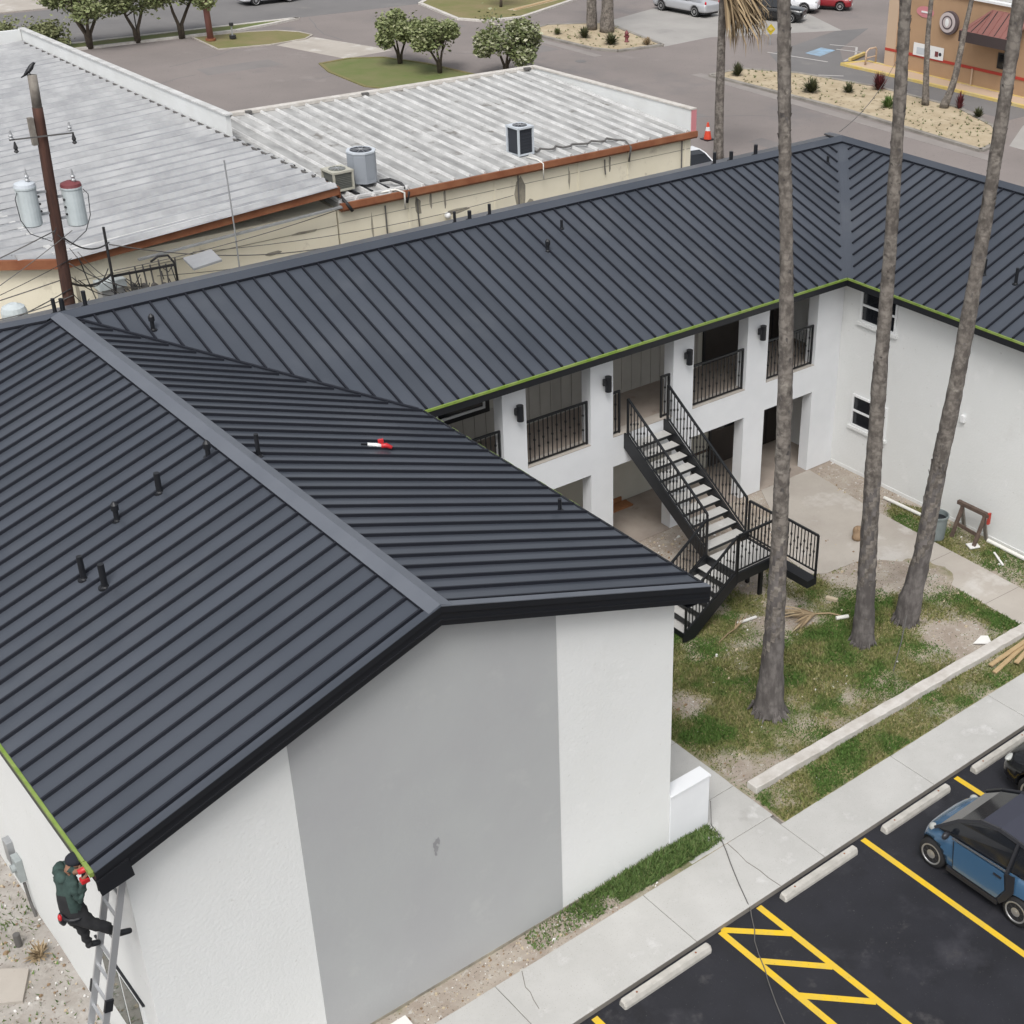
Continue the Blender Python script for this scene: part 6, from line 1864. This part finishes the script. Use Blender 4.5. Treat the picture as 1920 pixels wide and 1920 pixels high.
RD = dict(pelvis=.145, belly=.135, chest=.175, neck=.065, head0=.078, head=.102, crown=.07, rsh=.075, rel=.055, rwr=.038, rhd=.032, lsh=.075, lel=.055, lwr=.038, lhd=.032,
          rhp=.095, rkn=.068, ran=.048, rto=.04, lhp=.095, lkn=.068, lan=.048, lto=.04)
ED = [('pelvis', 'belly'), ('belly', 'chest'), ('chest', 'neck'), ('neck', 'head0'), ('head0', 'head'), ('head', 'crown'), ('chest', 'rsh'), ('rsh', 'rel'), ('rel', 'rwr'), ('rwr', 'rhd'),
      ('chest', 'lsh'), ('lsh', 'lel'), ('lel', 'lwr'), ('lwr', 'lhd'), ('pelvis', 'rhp'), ('rhp', 'rkn'), ('rkn', 'ran'), ('ran', 'rto'), ('pelvis', 'lhp'), ('lhp', 'lkn'), ('lkn', 'lan'), ('lan', 'lto')]
nm = list(J)
vs = [V(*J[k]) for k in nm]
rr = [RD[k] for k in nm]
ed = [(nm.index(a), nm.index(b)) for a, b in ED]
def fingers(hd, wr):
    h, w_ = V(*J[hd]), V(*J[wr])
    d = (h - w_) / np.linalg.norm(h - w_)
    sd = np.cross(d, (1, .2, 0)); sd /= np.linalg.norm(sd)
    cl = np.cross(sd, d)
    hi = nm.index(hd)
    for k in range(4):
        b = h + d * .035 + sd * (.026 * (k - 1.5))
        q = b + d * (.035 - .004 * abs(k - 1.5)) + cl * .012
        e = q + d * .012 + cl * .032
        i = len(vs)
        vs.extend([b, q, e]); rr.extend([.0105, .0095, .008])
        ed.extend([(hi, i), (i, i + 1), (i + 1, i + 2)])
    b = h - sd * .042 + d * .0
    e = b - sd * .012 + d * .035 + cl * .02
    i = len(vs)
    vs.extend([b, e]); rr.extend([.012, .0095])
    ed.extend([(hi, i), (i, i + 1)])
fingers('rhd', 'rwr')
fingers('lhd', 'lwr')
me = bpy.data.meshes.new('body')
org = np.array(wk.location)
me.from_pydata([tuple(v - org) for v in vs], ed, [])
bo = bpy.data.objects.new('body', me)
COL.objects.link(bo)
bo.parent = wk
sk = bo.modifiers.new('skin', 'SKIN')
sk.use_smooth_shade = True
ss = bo.modifiers.new('sub', 'SUBSURF')
ss.levels = ss.render_levels = 2
lay = me.skin_vertices[0].data if me.skin_vertices else None
if lay is None:
    bm_ = bmesh.new(); bm_.from_mesh(me); bm_.verts.layers.skin.verify(); bm_.to_mesh(me); bm_.free()
    lay = me.skin_vertices[0].data
for i, r_ in enumerate(rr):
    lay[i].radius = (r_, r_)
    lay[i].use_root = (i == 0)
bpy.context.view_layer.update()
bake(bo)
bo.data.materials.clear()
for m in ('cloth_green', 'cloth_black', 'skin', 'black_trim'):
    bo.data.materials.append(MATS[m])
A_ = np.array([vs[a] for a, b in ed]); B_ = np.array([vs[b] for a, b in ed])
def nearest(p):
    d = B_ - A_
    t_ = np.clip(((p - A_) * d).sum(1) / np.maximum((d * d).sum(1), 1e-9), 0, 1)
    q = A_ + d * t_[:, None]
    k = int(np.argmin(((p - q) ** 2).sum(1)))
    return k, t_[k]
for p in bo.data.polygons:
    k, tt = nearest(np.array(p.center) + org)
    p.use_smooth = True
    if k >= len(ED):
        m = 2
    else:
        a, b = ED[k]
        m = 0
        if b in ('head0', 'head', 'crown') or b in ('rhd', 'lhd'):
            m = 2
        elif a in ('rhp', 'rkn', 'lhp', 'lkn') or b in ('rhp', 'lhp') or a == 'pelvis' or (a == 'belly' and tt < .8):
            m = 1
        elif a in ('ran', 'lan'):
            m = 3
    p.material_index = m
_n = len(bo.data.vertices)
_c = np.empty(_n * 3, np.float32); bo.data.vertices.foreach_get('co', _c); _c = _c.reshape(-1, 3).astype(float)
_nn = np.array([v.normal[:] for v in bo.data.vertices])
_cloth = np.zeros(_n, bool)
for p in bo.data.polygons:
    if p.material_index < 2:
        _cloth[list(p.vertices)] = True
_f = np.sin(_c[:, 2] * 55 + 9 * fbm(_c[:, 0] * 9, _c[:, 1] * 9 + _c[:, 2] * 5, 1.0, 2)) * .007 + (fbm(_c[:, 0] * 14 + 3, _c[:, 2] * 14 + _c[:, 1] * 11, 1.0, 3) - .5) * .045
_c += _nn * (_f * _cloth)[:, None]
bo.data.vertices.foreach_set('co', _c.astype(np.float32).ravel())
bo.data.update()
hd = V(*J['head'])
cp = MB()
cp.ell(hd + V(-.01, .01, .055), (.115, .11, .075), 16, 8)
cp.slab([hd + V(.06, .06, .05), hd + V(.06, -.07, .05), hd + V(.17, -.10, .015), hd + V(.19, .0, .01), hd + V(.17, .06, .015)], (0, 0, .014))
cap_o = cp.build('cap', 'cloth_navy', wk, smooth=True)
MB().ell(hd + V(.075, -.03, .095), (.025, .025, .015), 8, 5).build('cap_badge', 'white_paint', cap_o)
fc = MB()
fc.ell(hd + V(.10, -.01, -.02), (.022, .016, .022), 8, 5)
fc.build('nose', 'skin', wk, smooth=True)
for s in (-1, 1):
    MB().ell(hd + V(.085, s * .035, .012), (.012, .014, .009), 8, 5).build('eye', 'black_trim', wk, smooth=True)
    MB().ell(hd + V(.0, s * .098, -.01), (.022, .012, .032), 8, 5).build('ear', 'skin', wk, smooth=True)
MB().beam(hd + V(.088, -.028, -.055), hd + V(.088, .028, -.055), .012, .008).build('mouth', 'maroon', wk)
MB().ell(V(*J['neck']) + V(-.085, .01, -.015), (.075, .12, .075), 12, 8).ell(V(*J['neck']) + V(-.02, .0, -.045), (.10, .115, .05), 12, 6).build('hood', 'cloth_green', wk, smooth=True)
bl = MB()
for k in range(17):
    a = 6.2832 * k / 16
    bl.v.append(tuple(V(-9.555, .07, 4.64) + V(math.cos(a) * .165, math.sin(a) * .185, 0)))
bl = MB().tube([V(-9.562, .065, 4.63) + V(math.cos(6.2832 * k / 16) * .132, math.sin(6.2832 * k / 16) * .140, 0) for k in range(17)], .022, 6)
bl.build('tool_belt', 'black_trim', wk)
pch = MB().ell((-9.70, .12, 4.57), (.05, .07, .10), 10, 6).build('tool_pouch', 'black_trim', wk, smooth=True)
MB().ell((-9.725, .10, 4.62), (.03, .04, .05), 8, 5).build('pouch_tool', 'red_plastic', pch, smooth=True)
dl = thing('power_drill', (-9.37, -.12, 5.30), 'red and black power drill in the hands of the worker', 'drill')
MB().tube([(-9.46, -.115, 5.345), (-9.36, -.12, 5.35), (-9.27, -.125, 5.355)], [.034, .04, .032], 10).build('motor_body', 'red_plastic', dl, smooth=True)
MB().beam((-9.395, -.115, 5.345), (-9.405, -.11, 5.22), .035, .045).build('handle', 'black_trim', dl)
MB().box(-9.455, -9.355, -.155, -.065, 5.165, 5.225).build('battery', 'red_plastic', dl, bevel=.008)
MB().tube([(-9.27, -.125, 5.355), (-9.22, -.128, 5.357), (-9.17, -.13, 5.36)], [.02, .014, .006], 8).build('chuck', 'galv', dl)

# ---- nail gun left on the roof
ng = thing('nail_gun', (-1.76, 5.76, 6.16), 'red and white hand tool left lying on the dark roof panels', 'tool')
b0 = V(-1.76, 5.76, 6.165)
MB().tube([b0 + V(-.20, .10, .10), b0 + V(-.05, .03, .06), b0 + V(.02, 0, .04)], [.03, .04, .035], 8).build('barrel', 'white_paint', ng, smooth=True)
MB().tube([b0 + V(0, 0, .05), b0 + V(.10, -.02, .03), b0 + V(.16, -.10, .0)], [.045, .045, .03], 8).build('handle', 'red_plastic', ng, smooth=True)
MB().beam(b0 + V(-.02, .05, .12), b0 + V(.06, .0, .13), .05, .06).build('magazine', 'red_plastic', ng)
MB().beam(b0 + V(-.30, .14, .12), b0 + V(-.2, .10, .10), .03, .03).build('nose', 'black_trim', ng)

# ============================================================ COURTYARD CLUTTER
bn = thing('rubbish_bin', (12.12, 3.95, 0), 'grey green round rubbish bin beside the path by the white wall', 'bin')
MB().lathe([(.20, 0), (.215, .03), (.245, .60), (.27, .62), (.27, .67), (.24, .67), (.21, .12)], 20, (12.12, 3.95, .0)).build('drum', 'bin_grey', bn)
MB().cyl((12.12, 3.95, .54), .232, .01, 20).build('inside', 'black_trim', bn)
for s in (-1, 1):
    MB().beam((12.12 + s * .26, 3.88, .5), (12.12 + s * .26, 4.02, .5), .04, .03).build('bin_handle', 'bin_grey', bn)
sh = thing('saw_horse', (12.72, 3.35, 0), 'weathered wooden saw horse with a red clamp leaning by the white wall', 'saw horse')
for y_ in (3.05, 3.72):
    MB().beam((12.45, y_, .0), (12.78, y_, .82), .05, .09, up=(0, 1, 0)).build('leg', 'wood_dark', sh)
    MB().beam((13.0, y_ + .03, .0), (12.76, y_ + .03, .80), .05, .09, up=(0, 1, 0)).build('leg', 'wood_grey', sh)
MB().beam((12.77, 2.92, .82), (12.77, 3.88, .82), .10, .09).build('top_beam', 'wood_dark', sh)
MB().beam((12.60, 3.0, .28), (12.60, 3.78, .34), .03, .09).build('brace', 'wood_dark', sh)
MB().box(12.73, 12.81, 2.91, 2.96, .60, .90).build('clamp', 'red_stripe', sh)
def clutter(name, mb, m, label, org, cat='debris', smooth=False):
    return tag(mb.build(name, m, org=org, smooth=smooth), label, cat)
clutter('white_pipe', MB().tube([(12.62, 6.05, .05), (12.66, 4.35, .06)], .045, 10), 'pvc', 'long white pipe lying left of the bin along the wall', (12.6, 5.2, 0), 'pipe')
clutter('white_pipe', MB().tube([(12.95, 3.0, .05), (12.90, 1.2, .07)], .05, 10), 'pvc', 'white pipe lying right of the saw horse along the wall', (12.9, 2.1, 0), 'pipe')
clutter('white_stick', MB().beam((12.62, 2.55, .04), (12.30, 2.05, .05), .05, .03), 'debris_white', 'short white stick lying in the dirt beside the right pipe', (12.4, 2.3, 0))
clutter('white_tile', MB().slab([(12.30, 3.02, .03), (12.56, 2.92, .03), (12.66, 3.12, .03), (12.40, 3.24, .03)], (0, 0, .025)), 'debris_white', 'square white board scrap lying below the saw horse', (12.46, 3.05, 0))
clutter('brown_sack', MB().ell((10.60, 5.10, .09), (.20, .15, .12)).ell((10.72, 5.22, .12), (.13, .16, .15)).ell((10.60, 5.22, .17), (.06, .07, .12)), 'debris_brown', 'brown sack half behind the middle palm on the paving', (10.6, 5.1, 0), 'sack', True)
clutter('white_tube', MB().tube([(7.56, 3.02, .06), (7.83, 2.90, .06)], .045, 10), 'pvc', 'short white tube lying on the lawn left of the middle palm', (7.7, 2.96, 0))
clutter('wood_block', MB().beam((8.02, 3.75, .05), (8.12, 3.50, .06), .10, .06), 'debris_tan', 'pale wood block on the grass in front of the steel outrigger', (8.06, 3.63, 0))
for k, (x_, y_, a, L_, lb_) in enumerate(((9.30, -.40, .15, 1.3, 'front plank of the little stack beside the kerb'), (9.5, -.27, .05, 1.5, 'middle plank of the little stack beside the kerb'), (9.8, -.50, .22, 1.2, 'crooked plank lying across the end of the little stack'))):
    d = V(math.cos(a), math.sin(a), 0) * L_ / 2
    clutter('plank', MB().beam(V(x_, y_, .04 + .035 * k) - d, V(x_, y_, .045 + .035 * k) + d, .10, .03), 'wood_plank', lb_, (x_, y_, 0), 'plank')
clutter('white_board', MB().slab([(9.15, .45, .04), (9.45, .18, .04), (9.62, .42, .05), (9.5, .52, .05)], (0, 0, .02)), 'debris_white', 'pale triangular board scrap lying against the garden kerb', (9.35, .35, 0))
fd = MB()
rs = random.Random(15)
for k in range(26):
    a = rs.uniform(-.5, .9) + 2.6
    L_ = rs.uniform(.5, 1.1)
    p = V(7.35, 3.45, .05)
    e = p + V(math.cos(a) * L_, math.sin(a) * L_, rs.uniform(0, .08))
    s = V(-math.sin(a), math.cos(a), 0) * .018
    fd.add([p - s, p + s, (p + e) / 2 + s * 1.6 + V(0, 0, .05), (p + e) / 2 - s * 1.6 + V(0, 0, .05), e], [(0, 1, 2, 3), (3, 2, 4)])
fd.tube([(7.35, 3.45, .05), (7.6, 3.25, .06), (7.75, 3.0, .05)], [.02, .018, .015], 6)
clutter('dead_frond', fd, 'frond_dry', 'brown dead palm frond fallen on the bare patch of lawn', (7.35, 3.45, 0), 'frond')
fd = MB()
for k in range(12):
    a = rs.uniform(-.35, .35) + .75
    L_ = rs.uniform(.4, .9)
    p = V(5.55, 4.15, .05)
    e = p + V(math.cos(a) * L_, math.sin(a) * L_ * .5, rs.uniform(0, .06))
    s = V(-math.sin(a), math.cos(a), 0) * .015
    fd.add([p - s, p + s, e], [(0, 1, 2)])
fd.tube([(4.95, 4.02, .03), (5.3, 4.12, .05), (5.6, 4.16, .05)], .014, 6)
clutter('dead_branch', fd, 'frond_dry', 'dry bleached branch lying beside the foot of the stairs', (5.5, 4.1, 0), 'branch')
clutter('pale_scrap', MB().beam((5.75, 4.28, .05), (6.25, 4.2, .05), .06, .03), 'debris_white', 'narrow pale slat in the shade under the stair landing', (6.0, 4.2, 0))
rs = random.Random(44)
for k, (x_, y_, a, lb_) in enumerate(((-9.95, 4.3, 1.0, 'large broken concrete slab at the lower left edge'), (-9.5, 7.6, .1, 'small tan concrete slab beside the west wall'))):
    c, s = math.cos(a), math.sin(a)
    q = [(x_ + c * u - s * v, y_ + s * u + c * v) for u, v in ((-.36, -.42), (.30, -.36), (.38, .30), (-.1, .46), (-.34, .34))]
    clutter('slab_fragment', MB().prism(q, -.02, .06 + .01 * k), 'concrete_tan', lb_, (x_, y_, 0), 'slab')
clutter('standpipe', MB().cyl((-9.42, 5.0, 0), .055, .24, 12).cyl((-9.42, 5.0, .24), .04, .004, 12), 'cable_grey', 'short dark standpipe in the rubble below the meter box', (-9.42, 5.0, 0), 'pipe')
for k, (x_, y_, lb_) in enumerate(((-9.25, 4.55, 'yellowed dry weed clump against the west wall'), (-10.2, 6.0, 'green weed clump at the left edge of the rubble'))):
    o = spiky((x_, y_, 0), .28, .28, 60, 'frond_dry' if k == 0 else 'leaf_weed', lb_, 'weed_clump', 60 + k, .02, 'weed')
    o['group'] = 'weed clumps in the rubble'
clutter('white_crate', MB().box(-5.95, -5.55, -.62, -.30, .0, .16).box(-5.90, -5.60, -.57, -.35, .16, .165), 'debris_white', 'white box standing on the verge at the foot of the grey panel', (-5.75, -.46, 0), 'box')
# cords and cracks
cord = [(.95, -.04, .55), (.955, -.08, .02), (.87, -.41, .012), (.70, -.75, .012), (.55, -1.02, .012), (.33, -1.45, .012), (.15, -1.84, .012), (.09, -2.0, -.03), (.05, -2.06, -.085), (-.135, -2.33, -.088), (-.30, -2.5, -.088), (-.45, -2.75, -.088), (-.6, -3.05, -.088), (-.72, -3.24, -.088), (-.93, -3.62, -.088), (-1.11, -3.98, -.088), (-1.3, -4.6, -.088)]
clutter('extension_cord', MB().tube(cord, .009, 6), 'cable_grey', 'thin dark cord running from the low wall over the pavement onto the tarmac', (.5, -1.5, 0), 'cord', True)
def crack(pts, par, z, wd=.012):
    mb = MB()
    for p, q in zip(pts[:-1], pts[1:]):
        mb.beam((*p, z), (*q, z), wd * random.uniform(.6, 1.4), .003)
    mb.build('crack', 'joint_dark', par)
crack([(.86, -.60), (.84, -.9), (.80, -1.15), (.83, -1.45), (.82, -1.67), (.845, -1.95)], sw, .0005)
crack([(-3.62, -.62), (-3.70, -.78), (-3.77, -.92), (-3.77, -1.05), (-3.82, -1.2), (-3.86, -1.40)], sw, .0005, .016)
clutter('guy_wire', MB().tube([(8.5, 1.82, .35), (8.0, 1.5, .06), (7.07, .92, .03)], .012, 6), 'cable_grey', 'thin grey wire trailing from the foot of the leaning palm', (8.5, 1.8, 0), 'wire')
for o in bpy.data.objects:
    if o.get('_local') is not None:
        del o['_local']
